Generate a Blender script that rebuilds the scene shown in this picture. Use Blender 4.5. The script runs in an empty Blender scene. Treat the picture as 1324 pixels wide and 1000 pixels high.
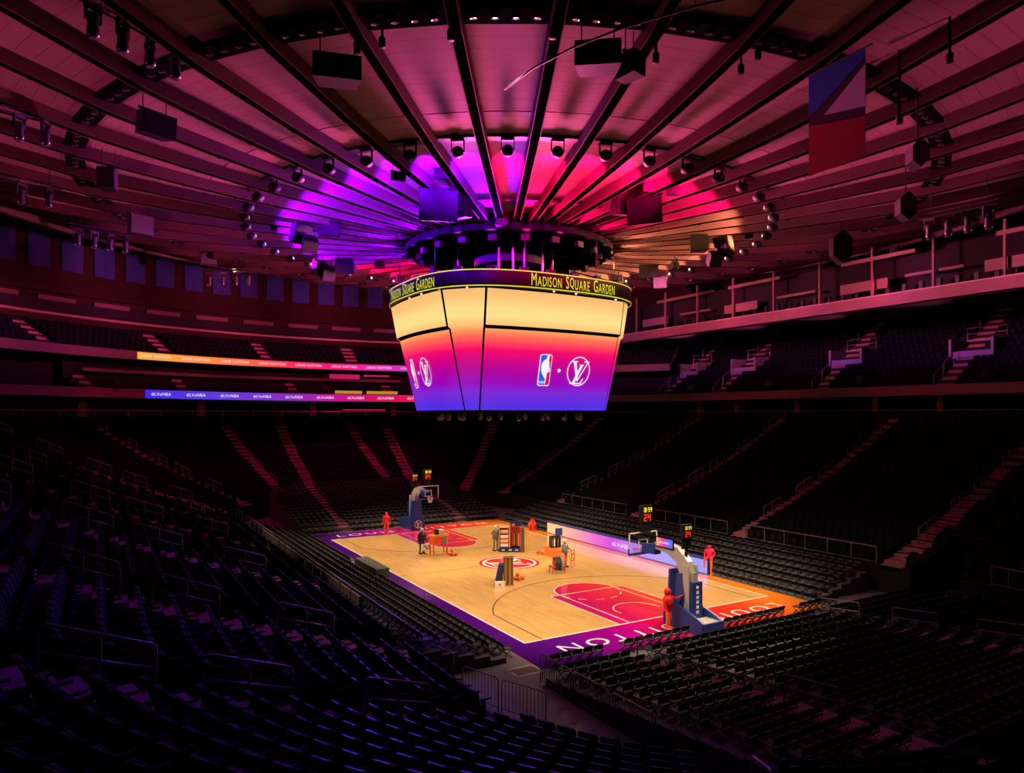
import bpy, bmesh, math, random
from mathutils import Vector, Matrix
import numpy as np
random.seed(7)
PI = math.pi
sc = bpy.context.scene
COL = sc.collection

# ------------------------------------------------------------------ camera, world, exposure
YAW = 0.5336
cam_d = bpy.data.cameras.new('camera'); cam = bpy.data.objects.new('camera', cam_d); COL.objects.link(cam)
CAMP = Vector((-23.196, -39.62, 9.719))
cam.location = CAMP; cam.rotation_euler = (PI/2, 0, -YAW)
cam_d.sensor_width = 36; cam_d.sensor_fit = 'HORIZONTAL'
cam_d.lens = 36*903.7/1324; cam_d.shift_y = 37.4/1324
cam_d.clip_end = 500
sc.camera = cam
w = bpy.data.worlds.new('world'); sc.world = w; w.use_nodes = True
w.node_tree.nodes['Background'].inputs[0].default_value = (0.02, 0.005, 0.02, 1)
w.node_tree.nodes['Background'].inputs[1].default_value = 0.05
sc.view_settings.view_transform = 'Standard'; sc.view_settings.look = 'None'
sc.view_settings.exposure = 0; sc.view_settings.gamma = 1; sc.view_settings.use_curve_mapping = False
sc.cycles.max_bounces = 5; sc.cycles.diffuse_bounces = 3; sc.cycles.glossy_bounces = 3
sc.cycles.transmission_bounces = 3; sc.cycles.transparent_max_bounces = 6
sc.cycles.sample_clamp_indirect = 3.0

# ------------------------------------------------------------------ helpers
def c(r, g, b):
    def f(v):
        v /= 255
        return v/12.92 if v <= .04045 else ((v+.055)/1.055)**2.4
    return (f(r), f(g), f(b), 1)
F2 = Vector((math.sin(YAW), math.cos(YAW))); R2 = Vector((math.cos(YAW), -math.sin(YAW)))
NEAR = math.atan2(-F2.y, -F2.x)              # world angle of the bay that faces the viewer's stand
def atd(u, v, d):                             # real-world point surveyed from the photo at a known distance
    l = (u-662)/903.7*d
    p = CAMP.xy + F2*d + R2*l
    return Vector((p.x, p.y, CAMP.z-(v-537.4)/903.7*d))
def pol(R, th, z=0):                          # polar around the arena centre, th from the far axis, + to the right
    p = F2*(R*math.cos(th)) + R2*(R*math.sin(th))
    return Vector((p.x, p.y, z))
MATS = {}
def mat(name, col, rough=.6, metal=0, spec=.5, emit=None, es=1, coat=0):
    if name in MATS: return MATS[name]
    m = bpy.data.materials.new(name); m.use_nodes = True
    b = m.node_tree.nodes['Principled BSDF']
    b.inputs['Base Color'].default_value = col; b.inputs['Roughness'].default_value = rough
    b.inputs['Metallic'].default_value = metal; b.inputs['Specular IOR Level'].default_value = spec
    b.inputs['Coat Weight'].default_value = coat
    if emit:
        b.inputs['Emission Color'].default_value = emit; b.inputs['Emission Strength'].default_value = es
    MATS[name] = m
    return m
def nodes(m): return m.node_tree.nodes, m.node_tree.links, m.node_tree.nodes['Principled BSDF']
def ramp_mat(name, axis, lo, hi, stops, emit=False, es=1, rough=.5, coat=0, noise=0):
    """colour along one object axis"""
    m = mat(name, (0,0,0,1), rough, coat=coat); N, L, b = nodes(m)
    tc = N.new('ShaderNodeTexCoord'); sx = N.new('ShaderNodeSeparateXYZ'); mr = N.new('ShaderNodeMapRange'); cr = N.new('ShaderNodeValToRGB')
    L.new(tc.outputs['Object'], sx.inputs[0]); L.new(sx.outputs[axis], mr.inputs['Value'])
    mr.inputs['From Min'].default_value = lo; mr.inputs['From Max'].default_value = hi
    L.new(mr.outputs[0], cr.inputs[0])
    e = cr.color_ramp.elements
    while len(e) < len(stops): e.new(.5)
    for el, (p, co) in zip(e, sorted(stops)): el.position = p
    for el, (p, co) in zip(e, sorted(stops)): el.color = co
    if emit:
        L.new(cr.outputs[0], b.inputs['Emission Color']); b.inputs['Emission Strength'].default_value = es
        b.inputs['Base Color'].default_value = (.01,.01,.01,1)
    else: L.new(cr.outputs[0], b.inputs['Base Color'])
    return m
def grain(m, col1, col2, scale, detail=4, bump=0, stretch=(1,1,1)):
    N, L, b = nodes(m)
    tc = N.new('ShaderNodeTexCoord'); mp = N.new('ShaderNodeMapping'); mp.inputs['Scale'].default_value = stretch
    nz = N.new('ShaderNodeTexNoise'); nz.inputs['Scale'].default_value = scale; nz.inputs['Detail'].default_value = detail
    mx = N.new('ShaderNodeMix'); mx.data_type = 'RGBA'; mx.inputs[6].default_value = col1; mx.inputs[7].default_value = col2
    L.new(tc.outputs['Object'], mp.inputs[0]); L.new(mp.outputs[0], nz.inputs['Vector'])
    L.new(nz.outputs[0], mx.inputs[0]); L.new(mx.outputs[2], b.inputs['Base Color'])
    if bump:
        bp = N.new('ShaderNodeBump'); bp.inputs['Strength'].default_value = bump; bp.inputs['Distance'].default_value = .02
        L.new(nz.outputs[0], bp.inputs['Height']); L.new(bp.outputs[0], b.inputs['Normal'])
    return m

class MB:
    """collects polygons, built as one mesh object"""
    def __init__(s): s.v = []; s.f = []
    def poly(s, pts):
        n = len(s.v); s.v += [tuple(p) for p in pts]; s.f.append(tuple(range(n, n+len(pts)))); return s
    def add(s, vs, fs):
        n = len(s.v); s.v += [tuple(p) for p in vs]; s.f += [tuple(i+n for i in f) for f in fs]; return s
    def box(s, x0, x1, y0, y1, z0, z1, M=None):
        vs = [Vector(p) for p in ((x0,y0,z0),(x1,y0,z0),(x1,y1,z0),(x0,y1,z0),(x0,y0,z1),(x1,y0,z1),(x1,y1,z1),(x0,y1,z1))]
        if M is not None: vs = [M @ p for p in vs]
        return s.add(vs, [(3,2,1,0),(4,5,6,7),(0,1,5,4),(1,2,6,5),(2,3,7,6),(3,0,4,7)])
    def prism(s, outline, axis, a, b, M=None):
        """outline: 2-D points extruded along axis between a and b (counter-clockwise seen from +axis for z)"""
        def mk(p, t):
            q = {'x': (t, p[0], p[1]), 'y': (p[0], t, p[1]), 'z': (p[0], p[1], t)}[axis]
            q = Vector(q); return M @ q if M is not None else q
        n = len(outline)
        vs = [mk(p, a) for p in outline] + [mk(p, b) for p in outline]
        fs = [tuple(range(n-1, -1, -1)), tuple(range(n, 2*n))] + [(i, (i+1) % n, n+(i+1) % n, n+i) for i in range(n)]
        return s.add(vs, fs)
    def tube(s, pts, r, n=8, closed=False, cap=True):
        pts = [Vector(p) for p in pts]; rs = r if isinstance(r, (list, tuple)) else [r]*len(pts)
        base = len(s.v); k = len(pts); up = None
        for i, p in enumerate(pts):
            a = pts[i-1] if (i or closed) else p; b = pts[(i+1) % k] if (i < k-1 or closed) else p
            t = (b-a).normalized()
            if up is None or abs(t.dot(up)) > .97: up = Vector((0,0,1)) if abs(t.z) < .9 else Vector((1,0,0))
            x = t.cross(up).normalized(); y = x.cross(t)
            for j in range(n):
                an = 2*PI*j/n; s.v.append(tuple(p + x*(math.cos(an)*rs[i]) + y*(math.sin(an)*rs[i])))
        for i in range(k if closed else k-1):
            for j in range(n):
                a0 = base+i*n; b0 = base+((i+1) % k)*n
                s.f.append((a0+j, b0+j, b0+(j+1) % n, a0+(j+1) % n))
        if cap and not closed:
            s.f.append(tuple(base+j for j in range(n))); s.f.append(tuple(base+(k-1)*n+j for j in range(n-1, -1, -1)))
        return s
    def lathe(s, prof, n=16, M=None):
        """prof: (r, z) from bottom to top"""
        base = len(s.v)
        for r, z in prof:
            for j in range(n):
                p = Vector((r*math.cos(2*PI*j/n), r*math.sin(2*PI*j/n), z))
                s.v.append(tuple(M @ p if M is not None else p))
        for i in range(len(prof)-1):
            for j in range(n):
                a0 = base+i*n; b0 = a0+n
                s.f.append((a0+j, a0+(j+1) % n, b0+(j+1) % n, b0+j))
        s.f.append(tuple(base+j for j in range(n-1, -1, -1))); s.f.append(tuple(base+(len(prof)-1)*n+j for j in range(n)))
        return s
    def ring(s, r0, r1, z, a0=0, a1=2*PI, n=64, cx=0, cy=0):
        for i in range(n):
            t0 = a0+(a1-a0)*i/n; t1 = a0+(a1-a0)*(i+1)/n
            s.poly([(cx+r0*math.cos(t0), cy+r0*math.sin(t0), z), (cx+r1*math.cos(t0), cy+r1*math.sin(t0), z),
                    (cx+r1*math.cos(t1), cy+r1*math.sin(t1), z), (cx+r0*math.cos(t1), cy+r0*math.sin(t1), z)])
        return s
    def rect(s, x0, x1, y0, y1, z): return s.poly([(x0,y0,z),(x1,y0,z),(x1,y1,z),(x0,y1,z)])
    def mesh(s, name, m=None, smooth=False):
        me = bpy.data.meshes.new(name); me.from_pydata(s.v, [], s.f); me.update()
        if m: me.materials.append(m)
        if smooth: me.shade_smooth()
        return me
    def build(s, name, m, parent=None, loc=None, smooth=False, rot=None):
        return link(name, s.mesh(name, m, smooth), parent, loc, rot)
def link(name, me, parent=None, loc=None, rot=None):
    o = bpy.data.objects.new(name, me); COL.objects.link(o)
    if parent: o.parent = parent
    if loc is not None: o.location = loc
    if rot is not None: o.rotation_euler = rot
    return o
def tag(o, label, cat, group=None, kind=None):
    o['label'] = label; o['category'] = cat
    if group: o['group'] = group
    if kind: o['kind'] = kind
    return o
def thing(name, label, cat, loc=(0,0,0), rz=0, group=None):
    o = bpy.data.objects.new(name, None); COL.objects.link(o); o.empty_display_size = .1
    o.location = loc; o.rotation_euler = (0,0,rz)
    return tag(o, label, cat, group)
def struct(o, label=None):
    o['kind'] = 'structure'
    if label: o['label'] = label; o['category'] = 'structure'
    return o
CH = {}
def copy_tree(o, loc=None, rz=None, parent=None, label=None):
    n = o.copy(); COL.objects.link(n); n.parent = parent
    if loc is not None: n.location = loc
    if rz is not None: n.rotation_euler = (0,0,rz)
    if label: n['label'] = label
    for ch in list(o.children): copy_tree(ch, parent=n)
    return n
def light(name, kind, loc, tgt, col, watts, parent=None, size=.15, angle=60, blend=.5):
    l = bpy.data.lights.new(name, kind); l.color = col[:3]; l.energy = watts
    if kind == 'SPOT': l.spot_size = math.radians(angle); l.spot_blend = blend; l.shadow_soft_size = size
    elif kind == 'AREA': l.size = size
    else: l.shadow_soft_size = size
    o = bpy.data.objects.new(name, l); COL.objects.link(o)
    d = (Vector(tgt)-Vector(loc))
    o.rotation_mode = 'QUATERNION'; o.rotation_quaternion = d.to_track_quat('-Z', 'Y')
    if parent:
        o.parent = parent; bpy_m = Matrix.Translation(parent.location) @ parent.rotation_euler.to_matrix().to_4x4()
        o.location = bpy_m.inverted() @ Vector(loc); o.rotation_quaternion = (bpy_m.inverted().to_3x3() @ d).to_track_quat('-Z', 'Y')
    else: o.location = loc
    return o
_txt = {}
def text_mesh(s, size=1, xs=1, spacing=1):
    key = (s, spacing)
    if key not in _txt:
        cu = bpy.data.curves.new('t', 'FONT'); cu.body = s; cu.size = 1; cu.align_x = 'CENTER'; cu.align_y = 'CENTER'; cu.space_character = spacing
        cu.resolution_u = 3
        o = bpy.data.objects.new('t', cu); COL.objects.link(o)
        dg = bpy.context.evaluated_depsgraph_get(); me = bpy.data.meshes.new_from_object(o.evaluated_get(dg))
        vs = [tuple(v.co) for v in me.vertices]; fs = [tuple(p.vertices) for p in me.polygons]
        bpy.data.objects.remove(o); bpy.data.curves.remove(cu); bpy.data.meshes.remove(me)
        _txt[key] = (vs, fs)
    vs, fs = _txt[key]
    return [(x*size*xs, y*size) for x, y, z in vs], fs
def put_text(mb, s, size, fn, xs=1, spacing=1):
    """fn maps flat (x, y) to a 3-D point"""
    vs, fs = text_mesh(s, size, xs, spacing)
    return mb.add([fn(x, y) for x, y in vs], fs)
SEG = {'0':'abcdef','1':'bc','2':'abged','3':'abgcd','4':'fgbc','5':'afgcd','8':'abcdefg',':':''}
def digit(mb, ch, fn, wd, h, t):
    m = h/2
    P = {'a':(0,wd,h-t,h),'g':(0,wd,m-t/2,m+t/2),'d':(0,wd,0,t),'f':(0,t,m,h),'e':(0,t,0,m),'b':(wd-t,wd,m,h),'c':(wd-t,wd,0,m)}
    for s in SEG[ch]:
        x0,x1,y0,y1 = P[s]; mb.poly([fn(x0+.006,y0+.006), fn(x1-.006,y0+.006), fn(x1-.006,y1-.006), fn(x0+.006,y1-.006)])
    if ch == ':':
        for yy in (h*.3, h*.65): mb.poly([fn(wd*.35,yy),fn(wd*.65,yy),fn(wd*.65,yy+t),fn(wd*.35,yy+t)])
def lv_mark(mb, fn, s=1.0, ringw=.07, ring=True):
    """interlocked serif L and V in a circle, unit radius times s; fn maps (x, y) to 3-D"""
    def P(pts): mb.poly([fn(((x-797)/140)*s, (375-y)/168*s) for x, y in pts])
    P([(700,258),(778,258),(778,270),(700,270)]); P([(722,268),(757,268),(800,470),(790,492),(782,480)])
    P([(896,268),(908,268),(800,478),(792,490),(790,470)]); P([(852,258),(918,258),(918,270),(852,270)])
    P([(800,295),(852,295),(852,308),(800,308)]); P([(812,306),(842,306),(762,508),(732,508)])
    P([(702,505),(828,505),(828,521),(702,521)]); P([(818,521),(828,505),(856,455),(868,455),(836,521)])
    if ring:
        for i in range(40):
            a, b = 2*PI*i/40, 2*PI*(i+1)/40
            mb.poly([fn(s*math.cos(a)*(1-ringw), s*math.sin(a)*(1-ringw)), fn(s*math.cos(a), s*math.sin(a)), fn(s*math.cos(b), s*math.sin(b)), fn(s*math.cos(b)*(1-ringw), s*math.sin(b)*(1-ringw))])

# ------------------------------------------------------------------ materials
M_black = mat('black_metal', (.005,.005,.007,1), .55, spec=.25)
M_matte = mat('black_matte', (.004,.004,.005,1), .9, spec=0)
M_rail = mat('painted_rail', (.24,.2,.23,1), .35, metal=.3)
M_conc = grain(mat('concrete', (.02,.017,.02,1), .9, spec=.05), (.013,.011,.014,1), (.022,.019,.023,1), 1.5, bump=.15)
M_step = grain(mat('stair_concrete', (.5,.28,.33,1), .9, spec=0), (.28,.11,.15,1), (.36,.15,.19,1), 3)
M_floor = grain(mat('floor_grey', (.1,.1,.11,1), .6), (.09,.085,.1,1), (.13,.125,.14,1), 2)
M_seat = grain(mat('seat_fabric', (.006,.006,.010,1), .8, spec=.08), (.005,.005,.009,1), (.008,.008,.013,1), 20)
M_seatp = mat('seat_plastic', (.02,.02,.035,1), .35, spec=.35)
M_chair = mat('chair_pad', (.045,.042,.05,1), .5, spec=.3)
M_fascia = grain(mat('balcony_fascia', (.2,.1,.11,1), .6, spec=.2), (.11,.055,.06,1), (.15,.075,.08,1), 1.2)
M_cream = grain(mat('cream_panel', (.25,.17,.14,1), .6, spec=.2), (.10,.06,.05,1), (.13,.08,.065,1), 2)
M_wallr = grain(mat('upper_wall', (.04,.018,.014,1), .85, spec=.05), (.02,.009,.007,1), (.034,.015,.012,1), .5)
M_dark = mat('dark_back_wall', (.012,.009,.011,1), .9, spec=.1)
M_blueb = grain(mat('navy_banner', (.012,.02,.14,1), .8), (.010,.017,.12,1), (.015,.025,.17,1), 3)
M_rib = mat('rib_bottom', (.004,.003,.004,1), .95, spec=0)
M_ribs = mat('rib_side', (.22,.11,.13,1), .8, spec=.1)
M_white = mat('white_paint', (.8,.8,.8,1), .4)
M_pad = grain(mat('blue_pad', (.02,.05,.28,1), .45), (.010,.03,.19,1), (.015,.042,.25,1), 4)
M_grey = mat('grey_steel', (.42,.4,.4,1), .4, metal=.2)
M_or = mat('orange_lacquer', (.9,.16,.03,1), .4)
M_ball = grain(mat('basketball_orange', (.75,.13,.03,1), .6), (.7,.11,.02,1), (.85,.18,.05,1), 30)
M_brown = mat('trunk_brown', (.09,.045,.02,1), .5)
M_gold = mat('brass_trim', (.5,.32,.1,1), .35, metal=.8)
def E(name, col, es=1): return mat(name, (.01,.01,.01,1), .5, emit=col, es=es)
M_ew = E('white_led', c(250,240,255)); M_ey = E('yellow_led', c(225,225,20), 1); M_er = E('red_led', c(255,50,40), 1.2); M_eyel = E('clock_yellow_led', c(255,225,60), 1.2)
M_glass = mat('glass_board', (.8,.8,.85,1), .05)
nodes(M_glass)[2].inputs['Transmission Weight'].default_value = 1; nodes(M_glass)[2].inputs['IOR'].default_value = 1.02

# ------------------------------------------------------------------ ceiling: saucer with 48 radial ribs
CR = [0, 6.6, 9.2, 16.2, 18.4, 24.2, 30, 36, 40]; CZ = [20.9, 21.1, 21.2, 21.55, 21.7, 22.3, 23.35, 24.95, 26.2]
def cz(R): return float(np.interp(R, CR, CZ))
M_panel = mat('ceiling_panel', (.6,.4,.42,1), .75, spec=.2)
def panel_mat():
    N, L, b = nodes(M_panel)
    tc = N.new('ShaderNodeTexCoord'); sx = N.new('ShaderNodeSeparateXYZ'); L.new(tc.outputs['Object'], sx.inputs[0])
    nz = N.new('ShaderNodeTexNoise'); nz.inputs['Scale'].default_value = .9; nz.inputs['Detail'].default_value = 5
    mp = N.new('ShaderNodeMapping'); mp.inputs['Scale'].default_value = (3,.35,1); L.new(tc.outputs['Object'], mp.inputs[0]); L.new(mp.outputs[0], nz.inputs['Vector'])
    mu = N.new('ShaderNodeMath'); mu.operation = 'MULTIPLY'; mu.inputs[1].default_value = 1/.62; L.new(sx.outputs[0], mu.inputs[0])
    fr = N.new('ShaderNodeMath'); fr.operation = 'FRACT'; L.new(mu.outputs[0], fr.inputs[0])
    gt = N.new('ShaderNodeMath'); gt.operation = 'GREATER_THAN'; gt.inputs[1].default_value = .045; L.new(fr.outputs[0], gt.inputs[0])
    mx = N.new('ShaderNodeMix'); mx.data_type = 'RGBA'; mx.inputs[6].default_value = (.26,.135,.17,1); mx.inputs[7].default_value = (.34,.185,.22,1); L.new(nz.outputs[0], mx.inputs[0])
    m2 = N.new('ShaderNodeMix'); m2.data_type = 'RGBA'; m2.inputs[6].default_value = (.17,.085,.11,1); L.new(gt.outputs[0], m2.inputs[0]); L.new(mx.outputs[2], m2.inputs[7])
    L.new(m2.outputs[2], b.inputs['Base Color'])
    bp = N.new('ShaderNodeBump'); bp.inputs['Strength'].default_value = .4; bp.inputs['Distance'].default_value = .03; L.new(gt.outputs[0], bp.inputs['Height']); L.new(bp.outputs[0], b.inputs['Normal'])
panel_mat()
b = MB()
rr = [6.2, 9, 12, 16, 20, 24, 28, 32, 36, 40]
for k in range(96):
    a0, a1 = 2*PI*k/96, 2*PI*(k+1)/96
    for r0, r1 in zip(rr, rr[1:]):
        b.poly([(r0*math.cos(a0), r0*math.sin(a0), cz(r0)+.22), (r0*math.cos(a1), r0*math.sin(a1), cz(r0)+.22), (r1*math.cos(a1), r1*math.sin(a1), cz(r1)+.22), (r1*math.cos(a0), r1*math.sin(a0), cz(r1)+.22)])
ceiling = struct(b.build('ceiling', M_matte))
NB = 48; STEP = 2*PI/NB
def panel_mesh(r0, r1):
    g = .035; n = 4; m = max(1, int((r1-r0)/2)); top = []; b = MB()
    def P(i, j, dz):
        r = r0+g+(r1-r0-2*g)*i/m; ha = STEP/2-(.0+.02)/r; a = -ha+2*ha*j/n
        return (r*math.cos(a), r*math.sin(a), cz(r)+dz)
    for i in range(m):
        for j in range(n):
            b.poly([P(i,j,0), P(i,j+1,0), P(i+1,j+1,0), P(i+1,j,0)])
    for i in range(m):
        b.poly([P(i,0,0), P(i+1,0,0), P(i+1,0,.08), P(i,0,.08)]); b.poly([P(i+1,n,0), P(i,n,0), P(i,n,.08), P(i+1,n,.08)])
    for j in range(n):
        b.poly([P(0,j+1,0), P(0,j,0), P(0,j,.08), P(0,j+1,.08)]); b.poly([P(m,j,0), P(m,j+1,0), P(m,j+1,.08), P(m,j,.08)])
    return b.mesh('ceiling_panel', M_panel)
BND = [6.6, 9.2, 16.2, 18.4, 24.2, 30, 36]
for r0, r1 in zip(BND, BND[1:]):
    me = panel_mesh(r0, r1)
    for k in range(NB): link('ceiling_panel', me, ceiling, rot=(0,0,NEAR+STEP*k))
# rib: box beam with black underside channel
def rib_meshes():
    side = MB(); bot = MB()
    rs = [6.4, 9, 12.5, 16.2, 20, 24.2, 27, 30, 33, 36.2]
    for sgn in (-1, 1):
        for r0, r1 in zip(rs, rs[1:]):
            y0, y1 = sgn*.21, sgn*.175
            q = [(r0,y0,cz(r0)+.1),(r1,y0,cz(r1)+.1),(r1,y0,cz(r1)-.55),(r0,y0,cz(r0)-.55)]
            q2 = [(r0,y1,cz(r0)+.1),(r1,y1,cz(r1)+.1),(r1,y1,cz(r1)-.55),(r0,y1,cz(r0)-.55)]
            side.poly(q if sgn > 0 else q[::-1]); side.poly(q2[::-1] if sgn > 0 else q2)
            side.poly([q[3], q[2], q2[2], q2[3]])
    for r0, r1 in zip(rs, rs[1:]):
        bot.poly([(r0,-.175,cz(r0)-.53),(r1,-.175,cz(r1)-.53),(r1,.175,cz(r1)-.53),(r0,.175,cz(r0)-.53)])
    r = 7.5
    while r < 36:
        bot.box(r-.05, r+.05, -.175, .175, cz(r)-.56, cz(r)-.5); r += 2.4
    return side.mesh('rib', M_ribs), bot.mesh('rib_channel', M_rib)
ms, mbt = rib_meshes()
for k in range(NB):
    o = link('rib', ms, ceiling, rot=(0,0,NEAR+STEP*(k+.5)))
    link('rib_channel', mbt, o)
# rim ring and trim
b = MB()
for k in range(96):
    a0, a1 = 2*PI*k/96, 2*PI*(k+1)/96
    def q(r, a, z): return (r*math.cos(a), r*math.sin(a), z)
    z = cz(36)
    b.poly([q(36.1,a0,z-.75), q(36.1,a1,z-.75), q(36.1,a1,z+.3), q(36.1,a0,z+.3)]); b.poly([q(36.1,a0,z-.75), q(36.5,a0,z-.75), q(36.5,a1,z-.75), q(36.1,a1,z-.75)])
    b.poly([q(36.5,a1,z-.75), q(36.5,a0,z-.75), q(36.5,a0,z+.5), q(36.5,a1,z+.5)])
struct(b.build('trim_1', mat('rim_steel', (.08,.05,.055,1), .7)))
# hub: dark tension ring with machinery struts
hub = struct(bpy.data.objects.new('ceiling_hub', None)); COL.objects.link(hub); hub.location = (0,0,21)
b = MB(); b.lathe([(6.75,-.75),(6.75,.4)], 48).lathe([(5.9,-.9),(5.9,.4)], 48)
for k in range(48):
    pass
rb = MB(); rb.ring(5.9, 6.75, -.8, n=48); rb.ring(5.9, 6.75, -.82, n=48)
for k in range(48):
    a0, a1 = 2*PI*k/48, 2*PI*(k+1)/48
    for r in (5.9, 6.75):
        rb.poly([(r*math.cos(a0), r*math.sin(a0), -.8), (r*math.cos(a1), r*math.sin(a1), -.8), (r*math.cos(a1), r*math.sin(a1), .3), (r*math.cos(a0), r*math.sin(a0), .3)])
M_hub = mat('hub_steel', (.012,.012,.025,1), .6, spec=.2)
rb.build('tension_ring', M_hub, hub)
MB().box(2.2, 5.95, -.09, .09, -.35, .1).box(2.2, 5.95, -.04, .04, -.95, -.8).box(3.4, 3.5, -.05, .05, -.9, 0).box(4.8, 4.9, -.05, .05, -.9, 0).build('strut', M_hub, hub)
s0 = hub.children[-1]; s0.rotation_euler = (0,0,.05)
for k in range(1, 36): link('strut', s0.data, hub, rot=(0,0,.05+2*PI*k/36))
rb = MB(); rb.lathe([(1.4,-1.6),(2.3,-1.6),(2.3,.2),(1.4,.2)], 24); rb.build('hoist_drum', M_hub, hub)
rb = MB()
for k in range(48):
    a0, a1 = 2*PI*k/48, 2*PI*(k+1)/48
    rb.poly([(0,0,.9), (6.6*math.cos(a0), 6.6*math.sin(a0), .5), (6.6*math.cos(a1), 6.6*math.sin(a1), .5)])
rb.build('hub_roof', M_matte, hub)
MB().tube([(3.2,0,-1.6),(3.2,0,-.9)], .12).box(2.9,3.5,-.3,.3,-1.9,-1.5).build('hoist_motor', M_hub, hub)
hm = hub.children[-1]
for k in range(1, 8): link('hoist_motor', hm.data, hub, rot=(0,0,2*PI*k/8))

# ------------------------------------------------------------------ ceiling light ring
COLS = {'blue': (.22,.0,1), 'red': (1,.0,.14), 'amber': (1,.40,.16)}
def ring_col(phi):
    if phi < -114 or 0 <= phi+2 <= 58: return 'red'
    return 'blue' if phi < 0 else 'amber'
LENS = {'blue': E('lens_blue', c(150,140,255), 3), 'red': E('lens_red', c(255,140,190), 4), 'amber': E('lens_amber', c(255,235,190), 2.2)}
hd = MB().lathe([(.05,-.30),(.17,-.27),(.24,-.12),(.25,.05),(.2,.22),(.08,.28)], 14, Matrix.Rotation(math.radians(100), 4, 'Y')).mesh('head', M_black, True)
yk = MB().box(-.05,.05,-.29,-.25,-.03,.45).box(-.05,.05,.25,.29,-.03,.45).box(-.1,.1,-.29,.29,.42,.52).mesh('yoke', M_black)
tr = MB().box(-.22,.22,-.92,.92,-.02,.0).box(-.22,.22,-.92,.92,.0,.28).mesh('trough', M_black)
def lens_mesh(m): return MB().lathe([(.09,-.31),(.09,-.295)], 14, Matrix.Rotation(math.radians(100), 4, 'Y')).mesh('lens', m)
LM = {k: lens_mesh(v) for k, v in LENS.items()}
names = {'blue': 'ceiling spotlight throwing blue light towards the hub', 'red': 'ceiling spotlight throwing red light towards the hub', 'amber': 'ceiling spotlight throwing warm amber light towards the hub'}
RINGW = {'blue': 8000, 'red': 4200, 'amber': 2400}
for k in range(NB):
    phi = ((k*7.5+180) % 360)-180; cn = ring_col(phi); a = NEAR+STEP*k; R = 16.3
    t = thing('ring_spotlight', names[cn], 'spotlight', (R*math.cos(a), R*math.sin(a), cz(R)-.62), a, 'ring of %s spotlights' % cn)
    link('trough', tr, t, loc=(0,0,.53)); link('yoke', yk, t, loc=(0,0,.0)); link('head', hd, t)
    link('lens', LM[cn], t)
    Rl = 15.8; p = Vector((Rl*math.cos(a), Rl*math.sin(a), cz(R)-.72)); q = Vector((8.5*math.cos(a), 8.5*math.sin(a), cz(9)+.0))
    light('ring_lamp', 'SPOT', p, q, COLS[cn], RINGW[cn], t, size=.12, angle=62, blend=.8)
# small trough ring near the hub
tr2 = MB().box(-.13,.13,-.5,.5,-.1,.1).mesh('service_trough', M_black)
for k in range(NB):
    a = NEAR+STEP*k; R = 9.2
    tag(link('service_trough', tr2, None, (R*math.cos(a), R*math.sin(a), cz(R)-.08), (0,0,a)), 'short black service trough between ribs close to the hub', 'trough', 'troughs around the hub')
# outer trough ring with recessed court lights
otr = MB().box(-.42,.42,-1.42,1.42,-.06,.1).mesh('housing', M_matte)
ln = MB().lathe([(.02,-.05),(.07,-.045),(.13,-.06),(.15,.02)], 12, Matrix.Rotation(math.radians(12), 4, 'Y')).mesh('lamp', mat('reflector', (.25,.25,.28,1), .12, metal=.9))
for k in range(NB):
    a = NEAR+STEP*k; R = 24.2
    t = thing('light_trough', 'long black lighting trough with recessed lamps between the ribs', 'light fixture', (R*math.cos(a), R*math.sin(a), cz(R)-.12), a, 'outer ring of lighting troughs')
    link('housing', otr, t)
    for j, y in enumerate((-1.0, -.35, .3, .95)): link('lamp', ln, t, loc=(.0,y,-.07))
    if k % 3 == 0:
        p = Vector(((R-.5)*math.cos(a), (R-.5)*math.sin(a), cz(R)-.75))
        light('court_lamp', 'SPOT', p, (p.x*.06, (9 if p.y > 0 else -9.0), 0), (1,.74,.45), 10800, t, size=.25, angle=46, blend=.3)

# ------------------------------------------------------------------ arena floor and court
b = MB(); b.rect(-60, 60, -60, 60, 0); struct(b.build('floor', M_floor))
M_wood = mat('court_maple', (.7,.45,.2,1), .16, spec=.5, coat=.6)
def wood():
    N, L, b = nodes(M_wood); b.inputs['Coat Roughness'].default_value = .12; b.inputs['Coat Weight'].default_value = .45
    tc = N.new('ShaderNodeTexCoord'); mp = N.new('ShaderNodeMapping'); mp.inputs['Rotation'].default_value = (0,0,PI/2)
    br = N.new('ShaderNodeTexBrick'); br.inputs['Scale'].default_value = 1; br.inputs['Brick Width'].default_value = 1.1; br.inputs['Row Height'].default_value = .115
    br.inputs['Mortar Size'].default_value = .002; br.inputs['Color1'].default_value = (.70,.415,.15,1); br.inputs['Color2'].default_value = (.80,.50,.20,1); br.inputs['Mortar'].default_value = (.55,.32,.12,1)
    nz = N.new('ShaderNodeTexNoise'); nz.inputs['Scale'].default_value = .35; nz.inputs['Detail'].default_value = 3
    mx = N.new('ShaderNodeMix'); mx.data_type = 'RGBA'; mx.blend_type = 'MULTIPLY'; mx.inputs[0].default_value = .35
    L.new(tc.outputs['Object'], mp.inputs[0]); L.new(mp.outputs[0], br.inputs['Vector']); L.new(tc.outputs['Object'], nz.inputs['Vector'])
    L.new(br.outputs[0], mx.inputs[6]); L.new(nz.outputs[0], mx.inputs[7]); L.new(mx.outputs[2], b.inputs['Base Color'])
wood()
HX, HY = 7.62, 14.325
court = struct(MB().box(-8.65, 8.65, -17.2, 17.2, 0.002, .03).build('floor_court', M_wood))
GR = [(0, c(62,10,120)), (.16, c(80,8,135)), (.30, c(150,0,150)), (.47, c(205,8,80)), (.62, c(222,20,38)), (.8, c(228,70,30)), (.92, c(238,120,30)), (1, c(225,130,25))]
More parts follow.
